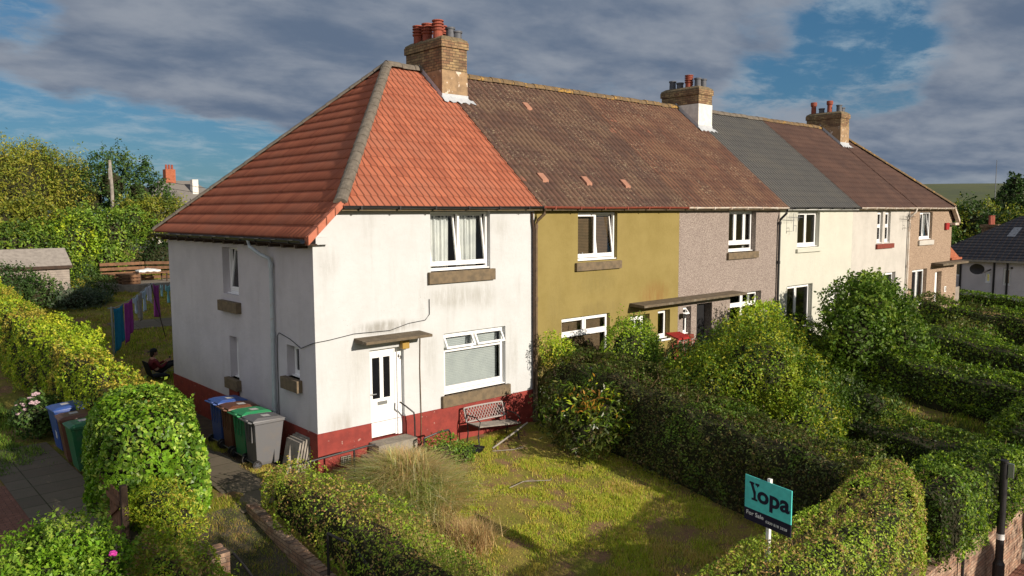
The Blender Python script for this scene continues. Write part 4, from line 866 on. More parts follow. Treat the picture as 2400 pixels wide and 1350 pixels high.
shrub('young_shrub', 'leafy young plant growing above the hedge beside the white house corner pipe', (6.35, -.55, .9), [(6.3, -.5, 1.9, .28, .28, .45), (6.75, -.5, 1.85, .3, .28, .35)], .05, 700, YELLOW, 85, shoots=10, lump=.3, trunk=.02, core=0)
shrub('door_bush', 'small bright green weedy bush beside the white house doorstep rail', (2.6, -1.0, -.1), [(2.5, -.95, .12, .45, .4, .40), (3.0, -1.0, .0, .35, .3, .25)], .05, 900, GREEN, 86, shoots=8, lump=.3, trunk=.02)
shrub('shady_bush', 'dense bush before the brown house doorway, left of the golden shrub', (11.2, -2.0, -.2), [(11.1, -1.6, .95, .8, .8, .8), (12.3, -1.8, 1.1, .8, .8, .9)], .075, 480, DEEP, 87, shoots=4, lump=.3)
shrub('light_shrub', 'sprawling light green shrub against the brown house lower window', (14.6, -1.4, -.1), [(14.9, -1.2, 1.6, 1.0, .7, .9), (15.7, -1.0, 1.3, .9, .7, 1.0), (13.9, -1.8, 1.0, .9, .8, .9)], .08, 330, YELLOW[:4], 88, shoots=5, lump=.35)
shrub('garden_bush', 'dark overgrown bush in the brown house garden, right of the golden shrub', (15.3, -4.6, -.6), [(15.0, -3.6, .0, .9, 1.0, .6), (15.3, -4.6, -.25, .9, 1.0, .5)], .09, 300, GREEN * .5, 89, shoots=3, lump=.35)
shrub('garden_bush', 'mixed bush behind the tall shrub near the pale grey house', (26.5, -4.5, -.6), [(27.0, -3.5, .2, 1.0, 1.2, .7), (27.8, -6.5, -.2, 1.0, 1.1, .7)], .11, 200, np.concatenate([DULL, GREEN]), 90, shoots=3, lump=.35)
shrub('lavender_bush', 'grey-mauve flowering shrub at the far right before the slate roofed house', (36.0, -6.6, -.9), [(36, -6.6, .5, 1.2, 1.3, 1.1), (37.2, -8.2, .3, 1.1, 1.1, 1.0)], .09, 330, np.array([(.16, .14, .12), (.20, .15, .18), (.10, .12, .06), (.24, .19, .22)]), 91, shoots=9, lump=.25, aspect=.3)
shrub('end_garden_bush', 'yellow-green bush at the right edge below the mauve shrub', (31.5, -9.0, -1), [(31.5, -8.6, .6, 1.3, 1.2, .9), (33.5, -9.4, .6, 1.2, 1.2, .9)], .10, 260, YELLOW, 92, shoots=5, lump=.3)
hedge('street_hedge', 'neat clipped hedge along the garden of the slate roofed house', [(43.5, 2.9, -.6, .75, .9), (42.5, -1.0, -.7, .62, .9), (41.5, -5, -.9, .5, .9)], .10, 300, GREEN, 93, lump=.08, p=.2)
# foreground left
shrub('rose_bush', 'wild rose bush with one pink flower and orange hips at the lower left corner', (-5.3, -2.7, -.5), [(-5.35, -2.45, .72, .66, .6, .44), (-4.95, -2.75, .45, .48, .5, .42), (-5.65, -3.1, .5, .6, .6, .5), (-5.2, -3.6, .1, .6, .6, .5)], .062, 1150, IVY * .75, 94, shoots=9, lump=.32, m='leaf', cs=2.5)
o = thing('rose_flower', 'single bright pink rose bloom on the wild rose bush', 'flower', (-4.80, -3.22, .80))
B = MB()
for k in range(9):
    a = k * .9; r = .02 + .012 * (k > 4); B.sphere((-4.80 + r * math.cos(a), -3.22 + r * math.sin(a), .80 + .012 * (k % 3)), (.032, .032, .020), 8, 5)
B.build('petals', flat('petal_pink', (.75, .07, .42)), o)
hedge('gate_hedge', 'patchy green and rust hedge stub above the brick pier at the lower left', [(-3.95, -2.3, -.5, .62, .75), (-3.9, -3.0, -.55, .56, .9), (-3.88, -3.9, -.7, .42, .95), (-3.85, -5.2, -.95, .25, 1.0)], .05, 1000, np.concatenate([BRONZE, YELLOW]), 95, lump=.24, shoots=26, twig=200, cs=2.4)
shrub('conifer_sprays', 'golden feathery shrub leaning from the ivy over the wooden gate', (-3.2, -.9, -.2), [(-3.45, -.95, .50, .5, .55, .38), (-3.4, -1.6, .38, .45, .5, .38)], .05, 1100, YELLOW, 96, shoots=9, lump=.3, aspect=.3)
# hydrangea
o = shrub('hydrangea', 'hydrangea with pale pink flower heads beside the neighbours wheelie bins', (-3.75, 6.9, 0), [(-3.8, 6.9, .6, .5, .6, .5), (-3.5, 7.4, .5, .5, .5, .45)], .085, 420, DEEP * 1.3, 97, shoots=2, lump=.25, cat='plant')
for i in range(8):
    B = MB(); x_, y_, z_ = -4.05 + rng.uniform(-.22, .35), 6.7 + rng.uniform(-.4, .4), .72 + rng.uniform(-.25, .4)
    for k in range(11): B.sphere((x_ + rng.normal(0, .035), y_ + rng.normal(0, .035), z_ + rng.normal(0, .015)), (.034, .034, .022), 6, 4)
    B.build('flower_head', flat('hydrangea_pink', (.48, .34, .36)), o)
# ornamental grass mound and lawn grass
def blades(name, parent, P, L, lean, wd, cols, droop=.6, m='blade', segs=4, bias=None):
    n = len(P); a = rng.uniform(0, 2 * np.pi, n); D = np.stack([np.cos(a), np.sin(a), 0 * a], 1)
    if bias is not None: D = unit(D + bias)
    S_ = np.cross(D, [0, 0, 1]); Ln = L * rng.uniform(.6, 1.2, n); le = np.abs(rng.normal(lean, lean * .5, n)); rows = []
    for j in range(segs + 1):
        f = j / segs; out = le * f + droop * f * f * le; up_ = f * (1 - .45 * droop * f * le / max(lean, .01) * .8)
        c = P + D * (out * Ln)[:, None]; c[:, 2] += up_ * Ln; ww = wd * (1 - f * .9) * .5
        rows += [c - S_ * ww, c + S_ * ww]
    V = np.stack(rows, 1).reshape(-1, 3); w_ = 2 * (segs + 1); b = np.arange(n)[:, None] * w_
    F = np.concatenate([b + np.array([[2 * j, 2 * j + 1, 2 * j + 3, 2 * j + 2]]) for j in range(segs)]); C = np.repeat(cols, w_, 0)
    return npmesh(name, V, F, m, parent, C)
go = thing('ornamental_grass', 'shaggy mound of arching green and straw-coloured grass beside the low hedge', 'plant', (.85, -1.95, -.25))
n = 11000; a = rng.uniform(0, 6.28, n); r = np.sqrt(rng.uniform(0, 1, n)); hill_ = lambda rr: .72 * np.clip(1 - rr ** 2, 0, 1)
P = np.stack([.85 + r * np.cos(a) * .95, -1.95 + r * np.sin(a) * 1.25, -.28 + hill_(r)], 1)
pal = np.array([(.26, .30, .06), (.17, .25, .04), (.42, .36, .13), (.56, .48, .26), (.19, .25, .045), (.36, .27, .12), (.50, .33, .15)])
blades('leaves', go, P, .40, .75, .015, colours(P, pal, 5, 2.2, .5), 1.0)
B = MB().sphere((.85, -1.95, -.38), (.80, 1.05, .58), 14, 8); B.build('thatch', flat('thatch', (.17, .13, .06)), go, smooth=True)
go = thing('straw_tuft', 'cut tuft of orange straw at the lawn edge near the grass mound', 'plant', (.75, -4.0, -.52))
n = 2600; P = np.stack([.75 + rng.normal(0, .16, n), -4.0 + rng.normal(0, .2, n), -.52 + rng.uniform(0, .15, n)], 1)
blades('stalks', go, P, .36, .6, .013, colours(P, np.array([(.40, .27, .13), (.5, .33, .15), (.30, .19, .09)]), 6, 3), .5)
st_ = thing('dry_grass_border', 'strip of upright dry brown stalks along the lawn side of the low hedge', 'plant', (-.4, -5, -.7))
n = 15000; y_ = rng.uniform(-8.2, -3.0, n); x_ = -.35 + rng.normal(0, .33, n) + (y_ + 3) * .03; P = np.stack([x_, y_, gz(x_, y_) - .02], 1)
blades('stalks', st_, P, .50, .22, .013, colours(P, np.array([(.44, .35, .12), (.30, .30, .07), (.52, .36, .16), (.20, .24, .04)]), 7, 1.2), .4)
def grass(name, x0, x1, y0, y1, n, L, pal, keep=None, wd=.009, seed=8):
    x_ = rng.uniform(x0, x1, n); y_ = rng.uniform(y0, y1, n); P = np.stack([x_, y_, gz(x_, y_) - .01], 1)
    f = vn(P * [1, 1, 0], .9, seed) * .6 + vn(P * [1, 1, 0], 2.7, seed + 1) * .4; k = rng.uniform(0, 1, n) < np.clip((f - .36) * 4.0, .05, 1)
    if keep is not None: k &= keep(P)
    P = P[k]; f = f[k]; Lp = L * (.35 + f * .9) * (.55 + 1.1 * vn(P * [1, 1, 0], 6.5, seed + 5)); a = rng.uniform(0, 6.28, len(P)); tip = P + np.stack([np.cos(a), np.sin(a), 0 * a], 1) * (Lp * rng.uniform(.2, .9, len(P)))[:, None]; tip[:, 2] = P[:, 2] + Lp
    s = np.stack([-np.sin(a), np.cos(a), 0 * a], 1) * wd; V = np.stack([P - s, P + s, tip], 1).reshape(-1, 3)
    o = npmesh(name, V, np.arange(len(P) * 3).reshape(-1, 3), 'blade', None, np.repeat(colours(P, pal, seed, .8, .5), 3, 0)); return tag(o, None, None, None, 'stuff')
LP = np.array([(.42, .33, .07), (.34, .36, .035), (.22, .31, .022), (.36, .38, .03), (.44, .31, .10)])
o = grass('lawn_grass', -.6, 6.3, -8.2, -.3, 230000, .075, LP, None, .007); tag(o, 'patchy green and straw lawn of the white end house', 'grass')
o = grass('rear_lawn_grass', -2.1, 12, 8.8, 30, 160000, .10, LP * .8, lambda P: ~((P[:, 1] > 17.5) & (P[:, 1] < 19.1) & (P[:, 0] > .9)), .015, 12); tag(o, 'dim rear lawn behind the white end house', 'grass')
o = grass('garden_grass', 7.6, 36, -8.2, -.4, 120000, .16, np.concatenate([DULL, LP[:3] * .7]), None, .018, 14); tag(o, 'rough grass in the front gardens of the terrace', 'grass')
o = grass('path_weeds', -3.2, -1.75, -6.5, 0, 16000, .07, LP * .7, None, .006, 15); tag(o, 'weeds and dry grass on the shaded garden path', 'grass')
o = grass('path_edge_weeds', -1.05, -.55, -.8, 4, 9000, .09, LP, None, .008, 16); tag(o, 'tufts along the edge of the slab path by the bins', 'grass')
o = grass('verge_grass', -9, -3.9, 4.2, 20, 60000, .12, GREEN, None, .012, 17); tag(o, 'dark lawn left of the long boundary hedge', 'grass')

# ------------------------------------------------------------------ walls, gates, rails
def wallthing(label, x0, x1, y0, y1, zb, zt, cat='wall', m='brick_wall', cop=True):
    t = thing('brick_wall', label, cat, ((x0 + x1) / 2, (y0 + y1) / 2, zb))
    n = max(2, int(max(x1 - x0, y1 - y0) / .5)); B = MB(); alongx = (x1 - x0) > (y1 - y0)
    for i in range(n):
        f0, f1 = i / n, (i + 1) / n; z0, z1 = zt(f0), zt(f1)
        if alongx: a, b = x0 + (x1 - x0) * f0, x0 + (x1 - x0) * f1; P = [(a, y0), (b, y0), (b, y1), (a, y1)]; Z = (z0, z1, z1, z0)
        else: a, b = y0 + (y1 - y0) * f0, y0 + (y1 - y0) * f1; P = [(x0, a), (x1, a), (x1, b), (x0, b)]; Z = (z0, z0, z1, z1)
        vs = [(p[0], p[1], zb) for p in P] + [(p[0], p[1], z) for p, z in zip(P, Z)]
        fs = [(4, 5, 6, 7)]
        fs += [(0, 1, 5, 4), (2, 3, 7, 6)] if alongx else [(1, 2, 6, 5), (3, 0, 4, 7)]
        if i == 0: fs.append((3, 0, 4, 7) if alongx else (0, 1, 5, 4))
        if i == n - 1: fs.append((1, 2, 6, 5) if alongx else (2, 3, 7, 6))
        B.add(vs, fs)
    B.build('wall', m, t)
    if cop:
        B = MB(); L = max(x1 - x0, y1 - y0); k = int(L / .115)
        for i in range(k):
            f = (i + .5) / k; z = zt(f) + rng.normal(0, .004)
            if alongx: c = x0 + L * f; B.box(c - .052, c + .052, y0 - .012, y1 + .012, z + .002, z + .10)
            else: c = y0 + L * f; B.box(x0 - .012, x1 + .012, c - .052, c + .052, z + .002, z + .10)
        B.build('coping', 'brick_wall', t)
    return t
wallthing('brick street wall below the front hedges, left of the street gate', -1.6, 12.95, -9.36, -9.13, -2.95, lambda f: -1.27)
wallthing('brick street wall at the right edge beyond the gate opening', 14.0, 36, -9.36, -9.13, -2.95, lambda f: -1.25)
wallthing('low mossy brick wall under the low hedge along the shaded path', -1.86, -1.70, -9.0, -.7, -2.2, lambda f: G(0, -9 + 8.3 * f) + .04)
wallthing('small weathered brick pier poking out of the lower left hedge', -3.42, -3.15, -3.1, -2.7, -1.2, lambda f: .20)
g = thing('street_gate', 'dark timber gate set in the brick street wall', 'gate', (13.5, -9.1, -2.8))
B = MB()
for i in range(8): B.box(13.0 + i * .118, 13.108 + i * .118, -9.02, -8.99, -2.7, -1.1)
B.build('boards', 'timber_dark', g); MB().box(13.0, 13.95, -9.06, -9.022, -2.4, -2.28).box(13.0, 13.95, -9.06, -9.022, -1.5, -1.38).build('rails', 'timber_dark', g)
o = MB().box(12.95, 14.0, -9.5, -9.36, -2.8, -2.68).box(12.95, 14.0, -9.36, -9.08, -2.8, -2.56).build('gate_step', 'concrete'); tag(o, 'pale worn step in front of the street gate', 'step')
g = thing('wooden_gate', 'weathered brown ledged garden gate standing open by the ivy', 'gate', (-4.02, -.25, -.2))
B = MB()
for i in range(9):
    y_ = .38 - i * .145; B.box(-4.035, -4.012, y_ - .064, y_ + .064, -.22 - .02 * i, .86 + .01 * math.sin(i * 3) - .01 * i)
B.build('boards', 'timber_brown', g)
B = MB().box(-4.075, -4.036, -.85, .44, .60, .70).box(-4.075, -4.036, -.85, .44, -.12, -.02)
B.add([(-4.078, .40, -.02), (-4.078, .28, -.02), (-4.078, -.83, .58), (-4.078, -.70, .60), (-4.037, .40, -.02), (-4.037, .28, -.02), (-4.037, -.83, .58), (-4.037, -.70, .60)], [(0, 1, 2, 3), (4, 7, 6, 5), (0, 3, 7, 4), (1, 5, 6, 2)])
B.build('ledges', 'timber_brown', g)
B = MB().box(-4.07, -3.97, -1.0, -.89, -.5, .98); B.build('gate_post', 'timber_dark', g)
def rail(label, runs, r=.022):
    t = thing('handrail', label, 'handrail', runs[0][0], group='black iron handrails')
    for i, pts in enumerate(runs): MB().tube(pts, r, 8).build('rail' if i == 0 else 'post', 'black_iron', t)
    return t
rail('long black handrail crossing before the red base left of the door', [[(-.85, -1.0, .66), (.55, -1.0, .71), (.75, -1.0, .70)], [(.26, -1.0, .70), (.26, -1.0, -.3)], [(-.7, -1.0, .66), (-.7, -1.0, -.3)]])
rail('bent black grab rail fixed beside the white front door', [[(2.02, -.02, 1.20), (2.04, -.22, 1.14), (2.20, -.30, .98), (2.22, -.3, .8), (2.22, -.3, -.05)]], .018)
rail('black hooped handrail by the weedy bush right of the doorstep', [[(2.15, -.75, .50), (2.55, -.8, .58), (2.78, -.8, .58), (2.83, -.8, .50), (2.83, -.8, -.2)], [(2.15, -.75, .50), (2.15, -.75, -.2)]])
rail('black handrail and post on the low brick wall at the bottom of the picture', [[(-1.78, -3.62, .36), (-1.62, -4.1, .27), (-1.60, -5.2, -.2)], [(-1.78, -3.62, .36), (-1.78, -3.62, -.9)]])
rail('short curved black rail end at the bottom beside the left hedge', [[(-3.02, -2.7, -.55), (-3.0, -2.62, .02), (-2.94, -2.72, .08), (-2.9, -3.1, -.05), (-2.85, -3.7, -.3)]])
# street post
t = thing('sign_post', 'tall black metal post with a small white plate by the brick street wall', 'post', (10.33, -9.62, -2.78))
MB().lathe((10.33, -9.62, -2.78), [(.0, 0), (.11, 0), (.11, .9), (.085, .95), (.075, 1.0), (.075, 3.05), (.082, 3.06), (.082, 3.1), (.0, 3.12)], 18).build('pole', 'black_iron', t, smooth=False)
MB().box(10.30, 10.34, -9.80, -9.695, -.02, .28).build('plate', 'steel', t, bevel=.004); MB().lathe((10.33, -9.62, -1.35), [(.077, 0), (.079, .0), (.079, .12), (.077, .12)], 18).build('sticker', 'white_paint', t)
t = thing('thin_post', 'thin dark metal post against the brick street wall', 'post', (8.72, -9.45, -2.78)); MB().tube([(8.72, -9.45, -2.8), (8.72, -9.45, -.86)], .03, 8).build('pole', 'black_iron', t); MB().sphere((8.72, -9.45, -.85), .035, 8, 6).build('post_cap', 'black_iron', t)

# for sale board: stands on its post in the hedge, turned towards the left
bx, by = 2.37, -8.86; t = thing('for_sale_board', 'teal and navy for sale board on a white post in the front hedge', 'sign', (bx, by, -.17), math.atan2(-.98, -.199)); t.scale = (1.0, .87, .87)
# local frame: +x = reading direction, -y = towards the reader
MB().box(-.42, .42, -.010, .008, 1.43, 1.99).build('panel', flat('board_teal', (.10, .62, .56), .4), t, local=True)
MB().box(-.42, .42, -.011, .009, 1.22, 1.432).build('lower_panel', flat('board_navy', (.014, .012, .035), .4), t, local=True)
MB().box(-.028, .028, .010, .066, -.2, 2.04).build('post', 'white_paint', t, local=True, bevel=.003)
def lettering(txt, x, z, size, m, par, bold=.0, sx=1.0, y=-.014):
    cu = bpy.data.curves.new('lettering', 'FONT'); cu.body = txt; cu.size = size; cu.offset = bold; cu.extrude = .0012; cu.space_character = 1.02
    cu.resolution_u = 4
    tmp = bpy.data.objects.new('tmp', cu); sc.collection.objects.link(tmp); dg = bpy.context.evaluated_depsgraph_get(); me = bpy.data.meshes.new_from_object(tmp.evaluated_get(dg)); bpy.data.objects.remove(tmp)
    o = link('lettering', me, m, par); me.transform(Matrix.Translation((x, y, z)) @ Matrix.Rotation(math.pi / 2, 4, 'X') @ Matrix.Diagonal((sx, 1, 1, 1))); return o
lettering('opa', -.185, 1.605, .385, 'board_navy', t, .012)
B = MB()          # the slab-serif Y of the logo with its broken right arm
def pol(pts): B.add([(p[0], -.0135, p[1]) for p in pts], [tuple(range(len(pts)))])
pol([(-.335, 1.90), (-.245, 1.90), (-.245, 1.865), (-.335, 1.865)]); pol([(-.315, 1.865), (-.262, 1.865), (-.215, 1.74), (-.255, 1.70)]); pol([(-.255, 1.76), (-.212, 1.76), (-.212, 1.63), (-.255, 1.63)])
pol([(-.290, 1.63), (-.178, 1.63), (-.178, 1.595), (-.290, 1.595)]); pol([(-.225, 1.90), (-.150, 1.90), (-.150, 1.865), (-.17, 1.86), (-.185, 1.83), (-.20, 1.86), (-.225, 1.865)])
B.build('lettering', 'board_navy', t, local=True)
lettering('For Sale', -.385, 1.325, .098, 'white_paint', t, .0015); lettering('0330 818 2828', -.02, 1.295, .062, 'white_paint', t, .0006, 1.0)

# ------------------------------------------------------------------ wheelie bins
def wheelie(label, x, y, rz, col, group, wear=None, text=None):
    z = G(x, y) + .045; t = thing('wheelie_bin', label, 'bin', (x, y, z), rz, group)
    c4 = (*col, 1)
    def part(B, nm, m='bin', par=t, bev=.008):
        o = B.build(nm, m, par, local=True, bevel=bev); o.color = c4; return o
    # local: back with wheels at -x, front at +x, width along y
    B = MB(); r = []
    for zz, xb, xf, hw in ((.06, -.25, .20, .22), (.12, -.27, .22, .235), (.95, -.31, .33, .28), (.96, -.33, .35, .30), (1.0, -.33, .35, .30)): r.append([(xb, -hw, zz), (xf, -hw, zz), (xf, hw, zz), (xb, hw, zz)])
    B.add([p for q in r for p in q], [(0, 3, 2, 1)] + [(i * 4 + k, i * 4 + (k + 1) % 4, i * 4 + 4 + (k + 1) % 4, i * 4 + 4 + k) for i in range(4) for k in range(4)] + [(16, 17, 18, 19)])
    for s_ in (-.14, .0, .14): B.box(-.335, -.31, s_ - .012, s_ + .012, .55, .95)
    body = part(B, 'body')
    L = MB(); r = [[(-.36, -.305, 1.003), (.375, -.305, 1.003), (.375, .305, 1.003), (-.36, .305, 1.003)], [(-.35, -.295, 1.045), (.36, -.295, 1.02), (.36, .295, 1.02), (-.35, .295, 1.045)], [(-.22, -.22, 1.085), (.26, -.22, 1.06), (.26, .22, 1.06), (-.22, .22, 1.085)]]
    L.add([p for q in r for p in q], [(0, 3, 2, 1)] + [(i * 4 + k, i * 4 + (k + 1) % 4, i * 4 + 4 + (k + 1) % 4, i * 4 + 4 + k) for i in range(2) for k in range(4)] + [(8, 9, 10, 11)])
    lid = part(L, 'lid'); part(MB().tube([(-.37, -.25, 1.0), (-.43, -.25, 1.03), (-.43, .25, 1.03), (-.37, .25, 1.0)], .017, 6).box(-.40, -.33, -.05, .05, .99, 1.04), 'handle', bev=0)
    for s_ in (-1, 1):
        wh = MB(); vs = []; n = 20
        for yy, rr in ((s_ * .25, .085), (s_ * .25, .10), (s_ * .30, .10), (s_ * .30, .085), (s_ * .295, .05), (s_ * .30, .02)):
            vs += [(-.29 + rr * math.cos(2 * math.pi * k / n), yy, .10 + rr * math.sin(2 * math.pi * k / n)) for k in range(n)]
        wh.add(vs, [(i * n + k, i * n + (k + 1) % n, (i + 1) * n + (k + 1) % n, (i + 1) * n + k) for i in range(5) for k in range(n)] + [tuple(range(5 * n, 6 * n))])
        wo = wh.build('wheel', 'black_iron', t, local=True); hub = MB()
        for k in range(6): a = k * math.pi / 3; hub.tube([(-.29, s_ * .303, .10), (-.29 + .07 * math.cos(a), s_ * .303, .10 + .07 * math.sin(a))], .009, 5)
        hub.build('hub', 'pot_grey', wo, local=True)
    MB().add([(-.05, -.13, 1.079), (.12, -.13, 1.0695), (.12, .05, 1.0695), (-.05, .05, 1.079)], [(0, 1, 2, 3)]).build('sticker', flat('label_paper', (.45, .44, .42)), lid, local=True)
    MB().tube([(-.29, -.24, .10), (-.29, .24, .10)], .012, 6).build('axle', 'steel', t, local=True)
    if text:
        me = lettering(text, -.19, .60, .24, 'white_paint', body, .006, 1.0, 0); me.data.transform(Matrix.Translation((.283, 0, .03)) @ Matrix.Rotation(-math.radians(-90), 4, 'Z') @ Matrix.Rotation(math.radians(0), 4, 'X'))
        me.data.transform(Matrix.Translation((.02, .14, 0)) @ Matrix.Rotation(math.radians(7), 4, 'Y'))
    return t
GB = 'wheelie bins beside the gable wall'
wheelie('grey wheelie bin, nearest of the row beside the gable wall', -.60, 1.28, 0, (.115, .115, .12), GB)
wheelie('green-lidded wheelie bin between the grey and brown bins', -.56, 1.96, .03, (.02, .22, .085), GB)
wheelie('brown wheelie bin between the green and blue ones by the gable wall', -.55, 2.66, -.03, (.12, .045, .022), GB)
wheelie('blue-lidded wheelie bin, farthest of the row by the gable wall', -.52, 3.38, .02, (.03, .075, .26), GB)
NB = 'wheelie bins behind the ivy'
wheelie('green wheelie bin half hidden behind the ivy', -3.52, 3.45, math.pi, (.02, .13, .05), NB)
wheelie('brown wheelie bin with white painted number behind the ivy', -3.52, 4.25, math.pi - .08, (.13, .055, .03), NB, text='39')
wheelie('blue wheelie bin, farthest of the three behind the ivy', -3.45, 5.3, math.pi + .05, (.03, .075, .26), NB)
t = thing('paving_slab_stack', 'grey paving slabs stacked on edge against the gable wall by the bins', 'slabs', (-.2, .62, 0))
for i in range(5):
    a = i * .055; MB().add([(x_ - .03 - a - (.75 - z_) * .22 + .1, y_, z_) for x_ in (-.04, 0) for y_ in (.30 + i * .02, .92 + i * .015) for z_ in (.0, .74 - i * .03)], [(0, 1, 3, 2), (4, 6, 7, 5), (0, 4, 5, 1), (2, 3, 7, 6), (0, 2, 6, 4), (1, 5, 7, 3)]).build('slab', 'timber_grey', t)
o = MB().add([(-.52, .42, 0), (-.42, .40, 0), (-.40, .46, 0), (-.50, .48, 0), (-.40, .45, .62)], [(0, 1, 4), (1, 2, 4), (2, 3, 4), (3, 0, 4), (0, 3, 2, 1)]).build('wood_offcut', 'timber_grey'); tag(o, 'pointed pale wood offcut leaning in front of the slab stack', 'wood')

# bench, bag, sticks
t = thing('garden_bench', 'broken garden bench with white lattice back under the big window', 'bench', (4.35, -.5, -.08))
ys0, ys1 = -.30, -.70
B = MB(); zs_ = .44
for k in range(4): y_ = -.32 - k * .105; B.add([(3.75, y_, .43), (5.05, y_ - .02, .30), (5.05, y_ - .095, .29), (3.75, y_ - .08, .42), (3.75, y_, .455), (5.05, y_ - .02, .325), (5.05, y_ - .095, .315), (3.75, y_ - .08, .445)], [(4, 5, 6, 7), (0, 3, 2, 1), (0, 1, 5, 4), (2, 3, 7, 6), (0, 4, 7, 3), (1, 2, 6, 5)])
B.build('seat', 'timber_grey', t)
def bk(u_, v_): return (3.72 + 1.2 * u_, -.27 + .10 * v_, .47 + .32 * v_ - .03 * u_)
B = MB()
B.tube([bk(0, 0), bk(1, 0)], .018, 6); B.tube([bk(0, 1), bk(.3, 1.04), bk(.7, 1.04), bk(1, 1)], .02, 6); B.tube([bk(0, 0), bk(0, 1)], .02, 6); B.tube([bk(1, 0), bk(1, 1)], .02, 6)
for i in range(-3, 17):
    for s_ in (-1, 1):
        a = max(0, i / 14); u0 = i / 14; u1 = u0 + s_ * .2
        pts = [bk(u0 + (u1 - u0) * f, f) for f in (0, .5, 1) if -.001 <= u0 + (u1 - u0) * f <= 1.001]
        if len(pts) > 1: B.tube(pts, .008, 4)
B.build('lattice_back', flat('shaded_white', (.36, .32, .30)), t)  # white back coloured grey for the hedge shadow lying on it
for x_, dz in ((3.74, 0), (4.98, -.1)):
    B = MB().tube([(x_, -.24, -.08), (x_, -.30, .2 + dz), (x_, -.28, .45 + dz), (x_, -.2, .78 + dz * .5)], .016, 6).tube([(x_, -.74, -.1), (x_, -.68, .2 + dz), (x_, -.72, .43 + dz), (x_, -.28, .44 + dz)], .016, 6).tube([(x_, -.72, .43 + dz), (x_, -.76, .56 + dz), (x_, -.6, .64 + dz), (x_, -.26, .64 + dz)], .014, 6)
    B.build('leg', 'black_iron', t)
MB().tube([(4.02, -.86, -.09), (4.6, -.84, .1), (5.18, -.82, .30)], .022, 6).build('loose_slat', 'timber_grey', t)
o = MB(); r_ = np.random.default_rng(4); n = 22; vs = []
for j in range(11):
    for k in range(n):
        th = math.pi * j / 10; a = 2 * math.pi * k / n; q = 1 + r_.normal(0, .09)
        vs.append((3.45 + .34 * math.sin(th) * math.cos(a) * q, -.78 + .17 * math.sin(th) * math.sin(a) * q, -.03 + .10 * math.cos(th) * q))
o.add(vs, [(j * n + k, (j + 1) * n + k, (j + 1) * n + (k + 1) % n, j * n + (k + 1) % n) for j in range(10) for k in range(n)])
o = o.build('rubbish_bag', 'glass_dark'); tag(o, 'crumpled shiny black bin bag lying on the grass by the bench', 'bag')
for pts, lab in (([(2.95, -2.65, -.31), (3.4, -2.6, -.29), (3.95, -2.85, -.33), (4.1, -2.75, -.33)], 'pale dry branch lying across the middle of the lawn'), ([(3.9, -1.0, -.10), (4.4, -1.2, -.12), (4.8, -1.15, -.12)], 'pale stick on the grass between the bench and the laurel bush')):
    t = thing('stick', lab, 'stick', pts[0]); MB().tube(pts, [.009] * (len(pts) - 1) + [.004], 6).tube([pts[1], (pts[1][0] + .15, pts[1][1] - .16, pts[1][2] + .05)], .006, 5).build('wood', 'timber_grey', t)

# ------------------------------------------------------------------ washing line
t = thing('washing_line_pole', 'grey metal clothes pole behind the boundary hedge holding the near end of the line', 'pole', (-.08, 14.2, .57))
MB().tube([(-.08, 14.2, .5), (-.08, 14.2, 2.28)], .035, 10).tube([(-.2, 14.2, 2.24), (.04, 14.2, 2.24)], .02, 8).build('pole', 'steel', t)
A_ = Vector((-.06, 14.2, 2.22)); P_ = Vector((1.78, 16.0, 2.86)); D_ = Vector((3.6, 17.8, 2.7))
t = thing('line_prop', 'slanting dark clothes prop lifting the washing line', 'prop', (2.15, 15.9, .76)); MB().tube([(2.2, 15.9, .74), tuple(P_)], .016, 6).build('prop', 'timber_dark', t)
def lp(f):      # f 0..1 pole to prop, 1..2 prop to end
    p = A_.lerp(P_, f) if f <= 1 else P_.lerp(D_, f - 1); g_ = f % 1 if f not in (1, 2) else 0; p = p.copy(); p.z -= .10 * 4 * g_ * (1 - g_); return p
o = thing('washing_line', 'thin washing line sagging between pole and prop', 'line', tuple(A_)); MB().tube([lp(i / 12) for i in range(25)], .006, 5).build('line', 'steel', o)
tt = thing('washing_line_pole', 'second clothes pole at the far end of the line, beside the gable corner', 'pole', (3.6, 17.8, .97)); MB().tube([(3.6, 17.8, .9), (3.6, 17.8, 2.75)], .035, 8).build('pole', 'steel', tt)
def cloth(name, label, f0, f1, drop, col, shape='towel', seed=0, skew=0):
    nu, nv = 16, 14; V = []; r_ = np.random.default_rng(seed)
    for j in range(nv + 1):
        for i in range(nu + 1):
            uu, vv = i / nu, j / nv; f = f0 + (f1 - f0) * (.5 + (uu - .5) * (1 - .12 * vv)); p = lp(f); dip = .06 * math.sin(math.pi * uu) * (1 - vv)
            x, y, z = p.x, p.y, p.z - dip - drop * vv * (1 + skew * (uu - .5))
            if shape == 'shirt' and vv > .3: x += (p - lp((f0 + f1) / 2)).x * -.3
            if shape == 'point': z -= drop * .25 * vv * (1 - abs(2 * uu - 1))
            w_ = .035 * math.sin(uu * 11 + vv * 2 + seed) * (.3 + vv) + .02 * math.sin(uu * 23 + seed)
            V.append((x + w_ * .7, y - w_ * .7, z))
    F = [(j * (nu + 1) + i, j * (nu + 1) + i + 1, (j + 1) * (nu + 1) + i + 1, (j + 1) * (nu + 1) + i) for j in range(nv) for i in range(nu) if not (shape == 'shirt' and j > 4 and (i < 3 or i > 12)) and not (shape == 'trousers' and j > 5 and 7 <= i <= 8)]
    o = MB().add(V, F).build(name, flat('cloth_%s%d' % (shape, seed), col, .9), None, smooth=True); sm = o.modifiers.new('s', 'SOLIDIFY'); sm.thickness = .006
    tag(o, label, 'laundry', 'laundry on the washing line'); return o
cloth('towel', 'large teal towel hanging nearest the pole', .01, .27, 1.42, (.02, .22, .36), seed=1, skew=-.25)
